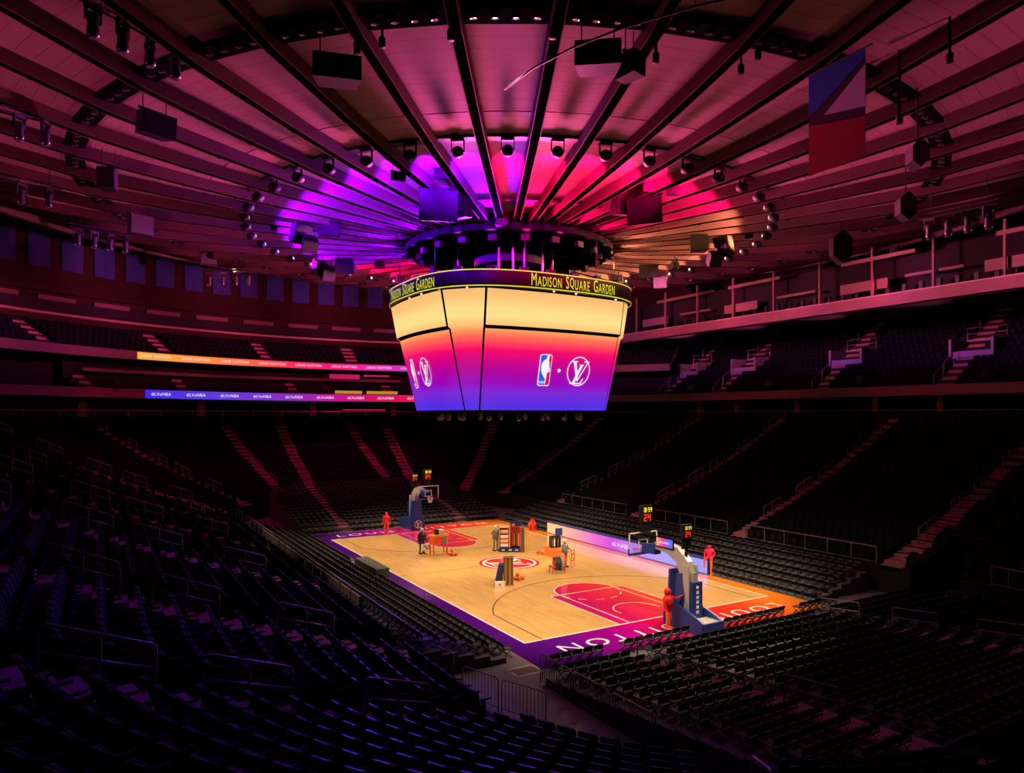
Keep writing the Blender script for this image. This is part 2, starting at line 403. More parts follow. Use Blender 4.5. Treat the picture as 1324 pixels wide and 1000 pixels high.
def gmat(name, lo, hi, st):
    m = ramp_mat(name, 0, lo, hi, st, rough=.2, coat=.5); nodes(m)[2].inputs['Coat Roughness'].default_value = .06; return m
M_border = gmat('border_paint', -8.65, 8.65, GR)
M_key = gmat('key_paint', -2.6, 2.6, [(0, c(180,22,125)), (.35, c(198,28,88)), (.7, c(212,55,70)), (1, c(226,85,52))])
M_line = mat('court_white', (.85,.8,.8,1), .25, coat=.5)
M_dline = mat('court_dark_line', (.05,.03,.05,1), .25, coat=.5)
M_redp = mat('court_red', c(215,20,45), .22, coat=.5)
Z0 = .034
b = MB()
b.rect(-8.65, 8.65, -17.2, -HY, Z0); b.rect(-8.65, 8.65, HY, 17.2, Z0); b.rect(-8.65, -HX, -HY, HY, Z0); b.rect(HX, 8.65, -HY, HY, Z0)
b.build('border_paint', M_border, court)
for sy in (-1, 1):
    b = MB(); b.rect(-2.44, 2.44, min(sy*HY, sy*(HY-5.79)), max(sy*HY, sy*(HY-5.79)), Z0)
    cy = sy*(HY-5.79); n = 32
    b.poly([(1.83*math.cos(PI*i/n)*1, cy-sy*1.83*math.sin(PI*i/n), Z0) for i in range(n+1)][::sy*1])
    b.build('key_paint', M_key, court)
b = MB(); t = .05; Z1 = .038
for sx in (-1, 1): b.rect(sx*HX-t, sx*HX+t, -HY-t, HY+t, Z1)
for sy in (-1, 1):
    b.rect(-HX, HX, sy*HY-t, sy*HY+t, Z1)
    y0, y1 = sorted((sy*HY, sy*(HY-5.79)))
    for x in (-2.44, 2.44, -1.83, 1.83): b.rect(x-.025, x+.025, y0, y1, Z1)
    cy = sy*(HY-5.79)
    b.rect(-2.44, 2.44, cy-.03, cy+.03, Z1)
    b.ring(1.8, 1.85, Z1, (0 if sy < 0 else PI), (PI if sy < 0 else 2*PI), 32, 0, cy)
    for i in range(6):
        a = (PI if sy < 0 else 0)+PI*(i+.25)/6; b.ring(1.8, 1.85, Z1, a, a+PI/12, 4, 0, cy)
    hy = sy*(HY-1.6); b.ring(1.19, 1.25, Z1, (0 if sy < 0 else PI), (PI if sy < 0 else 2*PI), 20, 0, hy)
    for x in (-1.22, 1.22): b.rect(x-.03, x+.03, min(hy, hy-sy*0)-.2, hy+.2, Z1)
b.build('white_lines', M_line, court)
b = MB()
for sy in (-1, 1):
    hy = sy*(HY-1.6); al = math.acos((HX-.914)/7.24)
    y0, y1 = sorted((sy*HY, hy-sy*7.24*math.sin(al)))
    for x in (-HX+.914, HX-.914): b.rect(x-.025, x+.025, y0, y1, Z1)
    b.ring(7.215, 7.265, Z1, (al if sy < 0 else PI+al), (PI-al if sy < 0 else 2*PI-al), 64, 0, hy)
b.rect(-HX, HX, -.02, .02, Z0)
b.build('dark_lines', M_dline, court)
b = MB(); b.ring(0, 1.98, .040, n=64); b.build('centre_disc', M_redp, court)
b = MB(); b.ring(1.62, 1.78, .044, n=64); lv_mark(b, lambda x, y: (y, -x, .044), 1.5, ring=False); b.build('centre_monogram', M_line, court)
for sy in (-1, 1):
    b = MB(); put_text(b, 'LOUIS VUITTON', 1.28, (lambda x, y: (x, 15.72+y, Z1)) if sy > 0 else (lambda x, y: (-x, -15.72-y, Z1)), 1.15, 1.32)
    b.build('baseline_lettering', M_line, court)

# ------------------------------------------------------------------ seating bowl (rounded rectangle around the rink line)
HXS, HYS, CRD = 5.4, 22.0, 8.5
CL = 16.5*PI/2
PIECES = [('L', 2*HYS), ('c0', CL), ('N', 2*HXS), ('c1', CL), ('R', 2*HYS), ('c2', CL), ('F', 2*HXS), ('c3', CL)]
QST = {}; q = 0
for n_, l_ in PIECES: QST[n_] = q; q += l_
QT = q
def bowl(q, s):
    """point and outward normal at path position q and distance s behind the boards"""
    q %= QT
    for n_, l_ in PIECES:
        if q < QST[n_]+l_ or n_ == 'c3': break
    t = q-QST[n_]; r = CRD+s
    if n_ == 'L': return Vector((-HXS-r, HYS-t)), Vector((-1,0))
    if n_ == 'N': return Vector((-HXS+t, -HYS-r)), Vector((0,-1))
    if n_ == 'R': return Vector((HXS+r, -HYS+t)), Vector((1,0))
    if n_ == 'F': return Vector((HXS-t, HYS+r)), Vector((0,1))
    i = int(n_[1]); a = PI+i*PI/2+(t/CL)*PI/2
    cx = (-1,1,1,-1)[i]*HXS; cy = (-1,-1,1,1)[i]*HYS
    nv = Vector((math.cos(a), math.sin(a))); return Vector((cx,cy))+nv*r, nv
def qy(y): return QST['L']+HYS-y
def qyr(y): return QST['R']+HYS+y
def qc(i, deg): return QST['c%d' % i]+CL*deg/90
NR, RD = 22, .86
def tz(k): s = RD*(k+.5); return 1.35+.30*s+.0066*s*s
AISLES = sorted([qy(14.8), qy(4.1), qy(-6.6), qy(-17.3), qc(0,12), qc(0,50), qc(0,86), QST['N']+8, qc(1,30), qc(1,62), qyr(-17.3), qyr(-6.6), qyr(4.1), qyr(14.8), qc(2,18), qc(2,50), qc(2,82), QST['F']+1.2, QST['F']+9.7, qc(3,12), qc(3,45), qc(3,78)])
TUN = [(qy(23), qy(19.2), 6), (qyr(-20.9), qyr(-18.4), 5)]
qs = sorted(set([round(x, 3) for x in list(np.arange(0, QT, 1.0))+[t for a in TUN for t in a[:2]]]+[QT]))
TUN = [(a[0] % QT, a[1] % QT, a[2]) for a in TUN]
def in_tun(q, k):
    for a, bb, n in TUN:
        if k < n and ((a <= q <= bb) if a < bb else (q >= a or q <= bb)): return True
    return False
qs = sorted(set(qs+[a for t in TUN for a in t[:2]]))
b = MB()
for qa, qb in zip(qs, qs[1:]):
    if qb-qa < 1e-4: continue
    for k in range(NR):
        if in_tun((qa+qb)/2, k): continue
        s0, s1 = k*RD, (k+1)*RD; z = tz(k); zb = tz(k-1) if k and not in_tun((qa+qb)/2, k-1) else 0
        A0, A1, B0, B1 = bowl(qa,s0)[0], bowl(qa,s1)[0], bowl(qb-1e-6,s0)[0], bowl(qb-1e-6,s1)[0]
        b.poly([(*A0,z),(*B0,z),(*B1,z),(*A1,z)]); b.poly([(*A0,zb),(*B0,zb),(*B0,z),(*A0,z)])
for a, bb, n in TUN:
    for qq in (a, bb):
        for k in range(n):
            A, B = bowl(qq, k*RD)[0], bowl(qq, (k+1)*RD)[0]; b.poly([(*A,0),(*B,0),(*B,tz(k)),(*A,tz(k))])
bowl_o = struct(b.build('floor_terrace', M_conc))
# rim wall and walkway behind the last row
b = MB(); s0 = NR*RD
for qa, qb in zip(qs, qs[1:]):
    m = bowl((qa+qb)/2, s0)[0]
    A0, B0 = bowl(qa,s0)[0], bowl(qb-1e-6,s0)[0]; A1, B1 = bowl(qa,s0+6)[0], bowl(qb-1e-6,s0+6)[0]
    zt = 9.62
    if (m-CAMP.xy).length < 14: continue
    b.poly([(*A0,tz(NR-1)),(*B0,tz(NR-1)),(*B0,zt),(*A0,zt)]); b.poly([(*A0,zt),(*B0,zt),(*B1,zt),(*A1,zt)])
struct(b.build('wall_rim', M_conc))

# seats -------------------------------------------------------------
def seat_parts():
    back = MB()
    n = 5; out = [(-.23,.36),(.23,.36),(.245,.74),(.22,.83),(.14,.865),(-.14,.865),(-.22,.83),(-.245,.74)]
    # leaning curved shell: y goes back with height
    def P(x, z, dy): return (x, .16+(z-.4)*.28-.10*(x/.25)**2+dy, z)
    nn = len(out)
    back.add([P(x,z,0) for x,z in out]+[P(x,z,.06) for x,z in out], [tuple(range(nn-1,-1,-1))[::-1], tuple(range(nn,2*nn))[::-1]]+[(i,(i+1)%nn,nn+(i+1)%nn,nn+i) for i in range(nn)])
    rim = MB(); top = [(-.245,.74),(-.22,.83),(-.14,.865),(.14,.865),(.22,.83),(.245,.74)]
    for (x0,z0),(x1,z1) in zip(top, top[1:]):
        rim.poly([P(x0,z0+.012,.048),P(x1,z1+.012,.048),P(x1,z1+.012,.068),P(x0,z0+.012,.068)]); rim.poly([P(x0,z0+.012,.068),P(x1,z1+.012,.068),P(x1,z1-.02,.068),P(x0,z0-.02,.068)])
    pan = MB(); M = Matrix.Translation((0,.10,.42)) @ Matrix.Rotation(math.radians(68), 4, 'X')
    pan.prism([(-.22,-.40),(.22,-.40),(.22,-.05),(-.22,-.05)], 'z', -.045, .045, M)
    arm = MB().box(-.275,-.235,-.22,.14,.56,.60).box(-.27,-.24,-.05,.08,0,.56)
    return back.mesh('backrest', M_seat), rim.mesh('back_shell', M_seatp), pan.mesh('seat_pan', M_seat), arm.mesh('armrest', M_seat)
SP = seat_parts()
def mesh_np(me):
    v = np.empty(len(me.vertices)*3, 'f'); me.vertices.foreach_get('co', v)
    return v.reshape(-1,3), [tuple(p.vertices) for p in me.polygons]
def merged(parts):
    V = []; Fc = []; mi = []; off = 0; mats = []
    for me in parts:
        v, f = mesh_np(me); V.append(v); Fc += [tuple(i+off for i in p) for p in f]; off += len(v)
        m = me.materials[0]
        if m not in mats: mats.append(m)
        mi += [mats.index(m)]*len(f)
    return np.concatenate(V), Fc, mi, mats
def stamp(name, src, poses):
    """one mesh with the low-poly shape at each pose (x, y, z, rotation)"""
    V, Fc, mi, mats = src; n = len(V); P = np.array([p[:4] for p in poses], 'f')
    ca, sa = np.cos(P[:,3])[:,None], np.sin(P[:,3])[:,None]
    X = V[None,:,0]*ca-V[None,:,1]*sa+P[:,0:1]; Y = V[None,:,0]*sa+V[None,:,1]*ca+P[:,1:2]; Zz = np.repeat(V[None,:,2], len(P), 0)+P[:,2:3]
    co = np.stack([X,Y,Zz],2).reshape(-1)
    loops = np.concatenate([np.array(f) for f in Fc]); tot = np.array([len(f) for f in Fc])
    nl = len(loops); L = (loops[None,:]+(np.arange(len(P))*n)[:,None]).reshape(-1)
    T = np.tile(tot, len(P)); S = np.concatenate([[0], np.cumsum(T)[:-1]])
    me = bpy.data.meshes.new(name); me.vertices.add(len(P)*n); me.vertices.foreach_set('co', co.astype('f'))
    me.loops.add(len(L)); me.loops.foreach_set('vertex_index', L.astype('i')); me.polygons.add(len(T)); me.polygons.foreach_set('loop_start', S.astype('i')); me.polygons.foreach_set('loop_total', T.astype('i'))
    for m in mats: me.materials.append(m)
    me.polygons.foreach_set('material_index', np.tile(np.array(mi), len(P)).astype('i'))
    me.update(calc_edges=True); me.validate()
    return link(name, me)
def proj(p):
    d = p.xy-CAMP.xy; D = d.dot(F2)
    return (662+903.7*d.dot(R2)/D, 537.4-903.7*(p.z-CAMP.z)/D, D) if D > .5 else (-999,-999,-1)
def split_near(poses, n=300, margin=10):
    """the n that show largest in the photograph, and the rest"""
    sc_ = []
    for i, p in enumerate(poses):
        u, v, D = proj(Vector(p[:3])+Vector((0,0,.7)))
        sc_.append((D if (D > 0 and -margin < u < 1324+margin and -margin < v < 1000+margin) else 1e6, i))
    sc_.sort(); near = [i for d, i in sc_[:n] if d < 1e6]; ns = set(near)
    return [poses[i] for i in near], [p for i, p in enumerate(poses) if i not in ns]
ORD = ['first','second','third','fourth','fifth','sixth','seventh','eighth','ninth','tenth','eleventh','twelfth','thirteenth','fourteenth','fifteenth','sixteenth','seventeenth','eighteenth','nineteenth','twentieth','twenty-first','twenty-second']
seats = []
for k in range(NR):
    s = RD*(k+.5); z = tz(k)
    for qa, qb in zip(AISLES, AISLES[1:]+[AISLES[0]+QT]):
        # true length of this row between two aisles
        qq = np.linspace(qa, qb, 60); pts = [bowl(x, s)[0] for x in qq]
        ln_ = np.concatenate([[0], np.cumsum([(pts[i+1]-pts[i]).length for i in range(59)])])
        use = ln_[-1]-1.3; n = int(use/.55)
        if n < 1: continue
        for j in range(n):
            d = .65+(use-n*.55)/2+.55*(j+.5); x = float(np.interp(d, ln_, qq))
            if in_tun(x % QT, k) or in_tun(x % QT, k-1): continue
            p, nv = bowl(x, s)
            if k >= 12 and (p-CAMP.xy).length < 4: continue
            seats.append((p.x, p.y, z, math.atan2(-nv.x, nv.y), k))
near_s, far_s = split_near(seats)
rootm = None
for i, p in enumerate(near_s):
    t = thing('arena_seat', 'dark tip-up arena seat in the %s row up of the curved corner terrace' % ORD[p[4]], 'seat', p[:3], p[3], 'corner terrace seats, %s row' % ORD[p[4]])
    for nme, me in zip(('backrest','back_shell','seat_pan','armrest'), SP): link(nme, me, t)
far_s = [p for p in far_s if (lambda e: e[2] > 0 and -400 < e[0] < 1724)(proj(Vector(p[:3])))]
tag(stamp('arena_seat_rows', merged(SP), far_s), 'hundreds of dark arena seats filling the lower terrace', 'seats', kind='stuff')

# aisle stairs ---------------------------------------------------------
stp = MB().box(-.55,.55,-.43,0,-.2,0).box(-.55,.55,-.86,-.43,-.2,.0).mesh('step', M_step)
def aisle_label(q):
    q %= QT; same = lambda lo, hi: sum(1 for x in AISLES if lo <= x < q)
    if q < QST['c0']: return ORD[same(0, 0)], 'stairs from the dark tunnel on the terrace beside the black-clothed table'
    if q < QST['R']: return ORD[same(QST['c0'], 0)], 'stairs of the curved corner terrace'
    if q < QST['c2']: return ORD[same(QST['R'], 0)], 'stairs from the end tunnel on the terrace behind the courtside screen'
    return ORD[same(QST['c2'], 0)], 'stairs from the courtside screen on the terrace behind the emblem hoop'
for q in AISLES:
    p0, nv = bowl(q, 0); a = math.atan2(-nv.x, nv.y)
    if proj(Vector((p0.x, p0.y, 2)))[2] < 2: continue
    t = thing('aisle_stairs', '%s pale %s' % aisle_label(q), 'stairs', (p0.x, p0.y, 0), a, 'aisle stairs of the lower terrace')
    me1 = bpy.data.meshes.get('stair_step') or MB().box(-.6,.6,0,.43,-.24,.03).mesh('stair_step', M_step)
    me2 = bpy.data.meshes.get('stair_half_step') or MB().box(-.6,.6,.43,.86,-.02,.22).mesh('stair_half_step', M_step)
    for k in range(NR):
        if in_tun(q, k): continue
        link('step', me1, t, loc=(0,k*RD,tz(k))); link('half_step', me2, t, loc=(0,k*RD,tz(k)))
    # handrails down the aisle
    for kk in (3, 7, 10, 14, 18):
        h = thing('aisle_handrail', ('%s handrail up, %s %s' % (ORD[(3,7,10,14,18).index(kk)], *aisle_label(q))).replace('terrace ',''), 'handrail', (p0.x+nv.x*RD*kk, p0.y+nv.y*RD*kk, tz(kk)+.03), a, 'aisle handrails')
        dz = tz(kk+2)-tz(kk); L_ = RD*2
        MB().tube([(0,.2,0),(0,.2,.92),(0,.25,1.0),(0,.32,1.03),(0,L_+.1,1.03+dz*.86),(0,L_+.2,1.0+dz*.9),(0,L_+.25,.92+dz),(0,L_+.25,dz)], .032, 7).build('top_rail', M_rail, h, smooth=True)
        MB().tube([(0,.2,.55),(0,L_+.25,.55+dz*.95)], .026, 6).build('middle_rail', M_rail, h, smooth=True)
        MB().tube([(0,1.08,dz*.5),(0,1.08,1.03+dz*.45)], .028, 6).build('post', M_rail, h, smooth=True)
# front railings of the terrace
def front_rail(qa, qb, label, hgt=.95):
    n = max(2, int((qb-qa)/1.4)); pts = [bowl(qa+(qb-qa)*i/n, .06)[0] for i in range(n+1)]; z = tz(0); o = pts[0]
    t = thing('front_railing', label, 'railing', (o.x, o.y, z), 0, 'railings along the terrace front')
    P = [Vector((p.x-o.x, p.y-o.y, 0)) for p in pts]
    MB().tube([p+Vector((0,0,hgt)) for p in P], .03, 6).build('top_rail', M_rail, t); MB().tube([p+Vector((0,0,.1)) for p in P], .02, 5).build('bottom_rail', M_rail, t)
    me = MB().box(-.02,.02,-.02,.02,0,hgt).mesh('post', M_rail)
    for p in P: link('post', me, t, loc=p)
for qa, qb, lb in ((qy(18.5),qy(15.6),'tunnel mouth'),(qy(14),qy(4.9),'first seat block'),(qy(3.3),qy(-5.8),'second seat block'),(qy(-7.4),qy(-16.5),'third seat block')):
    front_rail(qa, qb, 'dark railing with posts above the stand corridor, by the '+lb)
for qa, qb, lb in ((qyr(-16.5),qyr(-7.4),'end near the dark tunnel'),(qyr(-5.8),qyr(3.3),'middle'),(qyr(4.9),qyr(14),'far block')):
    front_rail(qa, qb, 'thin terrace front railing behind the courtside screen, '+lb)
front_rail(qc(1,20), qc(1,88), 'thin railing on the curved terrace front past the dark tunnel')

# ------------------------------------------------------------------ floor stands with folding chairs
def chair_parts():
    back = MB(); 
    def P(x, z, dy): return (x, .2+(z-.45)*.18-.05*(x/.22)**2+dy, z)
    out = [(-.2,.56),(.2,.56),(.215,.74),(-.215,.74)]
    nn = 4; back.add([P(x,z,0) for x,z in out]+[P(x,z,.03) for x,z in out], [(0,1,2,3),(7,6,5,4)]+[(i,(i+1)%4,4+(i+1)%4,4+i) for i in range(4)])
    top = MB(); o2 = [(-.225,.72),(.225,.72),(.225,.80),(.15,.85),(-.15,.85),(-.225,.80)]
    nn = 6; top.add([P(x,z,-.015) for x,z in o2]+[P(x,z,.05) for x,z in o2], [tuple(range(6)), tuple(range(11,5,-1))]+[(i,(i+1)%6,6+(i+1)%6,6+i) for i in range(6)])
    pan = MB().prism([(-.21,-.24),(.21,-.24),(.19,.19),(-.19,.19)], 'z', .43, .475)
    leg = MB()
    for x in (-.225, .225):
        leg.box(-.012,.012,-.33,.33,-.014,.014, Matrix.Translation((x,.0,.24)) @ Matrix.Rotation(math.radians(46), 4, 'X'))
        leg.box(-.012,.012,-.33,.33,-.014,.014, Matrix.Translation((x,.0,.24)) @ Matrix.Rotation(math.radians(-46), 4, 'X'))
        leg.box(-.012,.012,-.01,.015,.4,.76, Matrix.Translation((x,.18,0)))
    # crossed rear bars
    for sg in (-1, 1): leg.box(-.24,.24,-.008,.008,-.01,.01, Matrix.Translation((0,.2,.22)) @ Matrix.Rotation(sg*math.radians(38), 4, 'Y'))
    return back.mesh('backrest', M_chair), top.mesh('back_top', M_matte), pan.mesh('seat_pad', M_chair), leg.mesh('frame', M_black)
CP = chair_parts()
for me_ in CP:
    me_.transform(Matrix.Diagonal((.96,.96,.74,1)))
chairs = []
M_riser = grain(mat('riser_deck', (.07,.06,.065,1), .7), (.06,.05,.055,1), (.09,.08,.085,1), 4)
def stand(name, label, rows, rowf, x0, x1, M, gaps, dep=.82, chair0=True, back=None):
    """platform rows; local y grows away from the court"""
    b = MB()
    def lim(j):
        y = abs((M @ Vector((0, (j+1)*dep, 0))).y) if abs(M[1][1]) > .5 else 0
        return 99 if y < 22 else 5.4+math.sqrt(max(.5, 8.5**2-(y-22)**2))-.35
    for j in range(rows):
        z = rowf(j)
        if z > .02: b.box(max(x0,-lim(j)), min(x1,lim(j)), j*dep, (j+1)*dep, 0, z)
    o = b.build(name, M_riser); o.matrix_world = M; struct(o)
    rz = M.to_euler().z
    for j in range(rows):
        n = int((x1-x0-.2)/.52)
        for i in range(n):
            x = x0+.1+(x1-x0-.2-n*.52)/2+.52*(i+.5)
            if any(g0 < x < g1 and (len(g) < 3 or j in g[2]) for g in gaps for g0, g1 in [g[:2]]): continue
            if abs(x) > lim(j)-.3: continue
            p = M @ Vector((x, j*dep+.42, rowf(j))); chairs.append((p.x, p.y, p.z, rz, j))
    return o
# near end: outward is -y
rot = lambda a: Matrix.Rotation(a, 4, 'Z')
M_near = Matrix.Translation((0,-16.85,0)) @ rot(PI)
NEARZ = lambda j: .0 if j < 2 else .06+.085*j
stand('floor_stand_near', '', 16, NEARZ, -13.2, 9.3, M_near, [(4.9,6.1),(-6.1,-4.9),(-.95,.95,(0,)),(-13.5,-9.4,(0,)),(-20,20,(1,)),(8.3,10,(0,))], .82)
M_far = Matrix.Translation((0,17.35,0))
stand('floor_stand_far', '', 16, lambda j: .0 if j == 0 else .12+.165*j, -9.2, 9.2, M_far, [(4.9,6.1),(-6.1,-4.9),(-.85,.85,(0,))], .8)
M_left = Matrix.Translation((-8.75,0,0)) @ rot(PI/2)
stand('floor_stand_left', '', 6, lambda j: .02+.19*j, -15.9, 17.0, M_left, [(-1.2,4.0,(0,))], .7)
M_right = Matrix.Translation((8.75,0,0)) @ rot(-PI/2)
stand('floor_stand_right', '', 6, lambda j: .02+.2*j, -17.0, 16.3, M_right, [(-8.8,9.4,(0,))], .8)
# stairs strips in the end stands
for M, nm, lb in ((M_near,'near','folding chair rows behind the near basket'), (M_far,'far','folding chair rows behind the far basket')):
    for xs_ in (-5.5, 5.5):
        p = M @ Vector((xs_,.82,0)); t = thing('stand_stairs', 'steps dividing the chair rows behind the hoop with '+('the hooded red mannequin' if nm == 'near' else 'the round emblem')+(', table side' if (xs_ > 0) == (nm == 'near') else ', screen side'), 'stairs', p, M.to_euler().z, 'steps of the end stands')
        me = MB().box(-.55,.55,0,.82,0,.05).mesh('step', M_step)
        for j in range(2 if nm == 'near' else 1, 16): link('step', me, t, loc=(0,(j-1)*.82 if nm == 'near' else (j-1)*.8, NEARZ(j) if nm == 'near' else .12+.165*j))
        if nm == 'near':
            for j in (3, 7, 11):
                h = thing('stand_handrail', 'two-bar handrail in the aisle of the folding chair rows', 'handrail', M @ Vector((xs_+.2,j*.82,NEARZ(j)+.05)), M.to_euler().z, 'handrails of the end stand')
                dz = .085*2.2
                for zz, nme in ((1.0,'top_rail'),(.6,'middle_rail')): MB().tube([(0,0,zz),(0,1.8,zz+dz)], .025, 6).build(nme, M_rail, h)
                for y in (0, 1.8): MB().tube([(0,y,0),(0,y,1.0+dz*y/1.8)], .025, 6).build('post', M_rail, h)
near_c, far_c = split_near(chairs)
for p in near_c:
    t = thing('folding_chair', 'grey padded folding chair in the %s row back from the court' % ORD[p[4]], 'chair', p[:3], p[3], 'folding chairs, %s row' % ORD[p[4]])
    for nme, me in zip(('backrest','back_top','seat_pad','frame'), CP): link(nme, me, t)
tag(stamp('folding_chair_rows', merged(CP), far_c), 'rows of dark folding chairs around the court', 'chairs', kind='stuff')
# back panel of the side stand, corridor wall
b = MB(); b.box(-13.12,-13.0,-9,17,0,1.55)
struct(b.build('wall_stand_left', grain(mat('stand_back_board', (.09,.065,.055,1), .7), (.075,.055,.045,1), (.11,.08,.065,1), 1.2, stretch=(1,.15,1))))
t = thing('black_table', 'long table under a black cloth among the courtside chairs', 'table', (-8.95,1.3,.02)); 
MB().box(-.42,.42,-2,2,.68,.75).build('table_top', mat('cloth_black', (.03,.028,.03,1), .7), t); MB().box(-.4,.4,-1.97,1.97,0,.68).build('cloth', mat('cloth_black', (.03,.028,.03,1)), t)
# crowd barriers at the corner entrance
bar = MB().tube([(0,0,.1),(0,0,1.05)], .011, 5).mesh('bar', M_rail)
def barrier(p, q):
    p, q = Vector(p), Vector(q); L_ = (q-p).length; a = math.atan2((q-p).y, (q-p).x)
    t = thing('crowd_barrier', 'grey steel crowd barrier with upright bars at the corner entrance', 'barrier', (p.x,p.y,0), a, 'crowd barriers at the corner entrance')
    MB().tube([(0,0,0),(0,0,1.0),(.08,0,1.08),(L_-.08,0,1.08),(L_,0,1.0),(L_,0,0)], .022, 7).build('frame', M_rail, t, smooth=True); MB().tube([(0,0,.12),(L_,0,.12)], .018, 6).build('bottom_rail', M_rail, t)
    n = int(L_/.14)
    for i in range(1, n): link('bar', bar, t, loc=(L_*i/n,0,0))
for p, q in (((-12.9,-12.6),(-12.6,-14.6)),((-12.55,-14.7),(-12.1,-16.7)),((-12.4,-18.0),(-11.9,-19.6)),((-11.85,-19.75),(-11.2,-21.4)),((-9.4,-18.3),(-9.4,-20.2)),((-9.4,-20.35),(-9.4,-22.3)),((-9.4,-22.45),(-9.4,-24.4))):
    barrier((*p,0),(*q,0))
b = MB(); b.rect(-9.8,-8.7,-17.4,-16.6,.012); pad = tag(b.build('floor_mat', mat('mat_mauve', (.1,.05,.07,1), .8)), 'small dark mat with white edging at the court corner', 'mat')
b = MB()
for x0,x1,y0,y1 in ((-9.8,-8.7,-17.42,-17.36),(-9.8,-8.7,-16.64,-16.58),(-8.74,-8.68,-17.4,-16.6),(-9.83,-9.77,-17.4,-16.9)): b.rect(x0,x1,y0,y1,.016)
b.build('edging', M_line, pad)

# ------------------------------------------------------------------ upper levels
def upath():
    pts = []
    for th in np.linspace(math.radians(-98), math.radians(27.6), 56): pts.append((pol(40, th), pol(1, th)))
    for y in np.linspace(20.8, -32, 22): pts.append((Vector((34, y, 0)), Vector((1,0,0))))
    return pts
UP = upath()
UPL = [p for p in UP[:56]]; UPR = [(Vector((34,23,0)), Vector((1,0,0)))]+UP[56:]
def sweep(mb, path, prof):
    """prof: list of (offset, z) swept along a path"""
    for (p0,n0),(p1,n1) in zip(path, path[1:]):
        for (o0,z0),(o1,z1) in zip(prof, prof[1:]):
            mb.poly([(*(p0+n0*o0).xy,z0), (*(p1+n1*o0).xy,z0), (*(p1+n1*o1).xy,z1), (*(p0+n0*o1).xy,z1)])
    return mb
struct(sweep(MB(), UP, [(.5,11.35),(0,11.35),(0,12.15),(.25,12.2),(.25,12.0),(4.5,12.0)]).build('wall_balcony_lower', M_fascia))
struct(sweep(MB(), UPL, [(.5,14.95),(0,14.95),(0,15.75),(.25,15.8),(.25,15.6),(.4,15.6)]).build('wall_balcony_upper', M_fascia))
# dark recess walls behind suites
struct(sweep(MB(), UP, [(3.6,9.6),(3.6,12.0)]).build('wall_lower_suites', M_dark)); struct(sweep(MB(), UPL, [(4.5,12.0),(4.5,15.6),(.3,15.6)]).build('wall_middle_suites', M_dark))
# upper seat tiers
def tier(path, o0, z0, rows, dep, rise, name):
    prof = [(o0, z0)]
    for j in range(rows): prof += [(o0+dep*j, z0+rise*j), (o0+dep*(j+1), z0+rise*j)]
    prof.append((o0+dep*rows, z0+rise*rows+2))
    return struct(sweep(MB(), path, prof).build(name, M_conc))
tier(UPL, .4, 15.6, 5, .85, .5, 'floor_tier_left'); tier(UPR, .4, 12.0, 13, .8, .56, 'floor_tier_right')
ups = []
def tier_seats(path, o0, z0, rows, dep, rise, gaps):
    ln_ = [0]
    for (p0,n0),(p1,n1) in zip(path, path[1:]): ln_.append(ln_[-1]+(p1-p0).length)
    for j in range(rows):
        d = .3
        while d < ln_[-1]-.3:
            i = min(len(path)-2, int(np.searchsorted(ln_, d))-1 if d > 0 else 0); i = max(i, 0); f = (d-ln_[i])/(ln_[i+1]-ln_[i])
            if not any(abs(d-g) < (2.2 if rows > 8 and 4 <= j <= 7 else .85) for g in gaps):
                p = path[i][0].lerp(path[i+1][0], f); n = path[i][1].lerp(path[i+1][1], f).normalized(); p = p+n*(o0+dep*(j+.45))
                ups.append((p.x, p.y, z0+rise*j, math.atan2(-n.x, n.y)))
            d += .56
YST = [24.8-1, 14.1, 1.85, -9.25]
gl = []; ln_ = 0; thp = []
LTH = [-72, -56, -41, -27, -14]
gL = [math.radians(t+98)*40 for t in LTH]; gR = [23-y for y in YST[1:]]+[23-22.6]
tier_seats(UPL, .4, 15.6, 5, .85, .5, gL); tier_seats(UPR, .4, 12.0, 13, .8, .56, gR)
tag(stamp('upper_seat_rows', merged(SP[:3]), ups), 'navy seats filling the upper balconies', 'seats', kind='stuff')
ust = {}
def ustairs(p, n, rows, dep, rise, z0, label, wd=.65):
    a = math.atan2(-n.x, n.y); t = thing('balcony_stairs', label, 'stairs', (p.x,p.y,z0), a, 'balcony stairs')
    key = (dep, rise)
    if key not in ust: ust[key] = MB().box(-wd,wd,0,dep/2,0,.04).box(-wd,wd,dep/2,dep,0,rise/2).mesh('step', M_step)
    for j in range(rows): link('step', ust[key], t, loc=(0,dep*j,rise*j))
    return t
for th in LTH: ustairs(pol(40.4, math.radians(th)), pol(1, math.radians(th)), 5, .85, .5, 15.6, 'short stairs between navy seats above the orange and pink ribbon screen')
M_vom = grain(mat('vomitory_white', (.5,.42,.55,1), .7), (.2,.16,.24,1), (.26,.2,.3,1), 2)
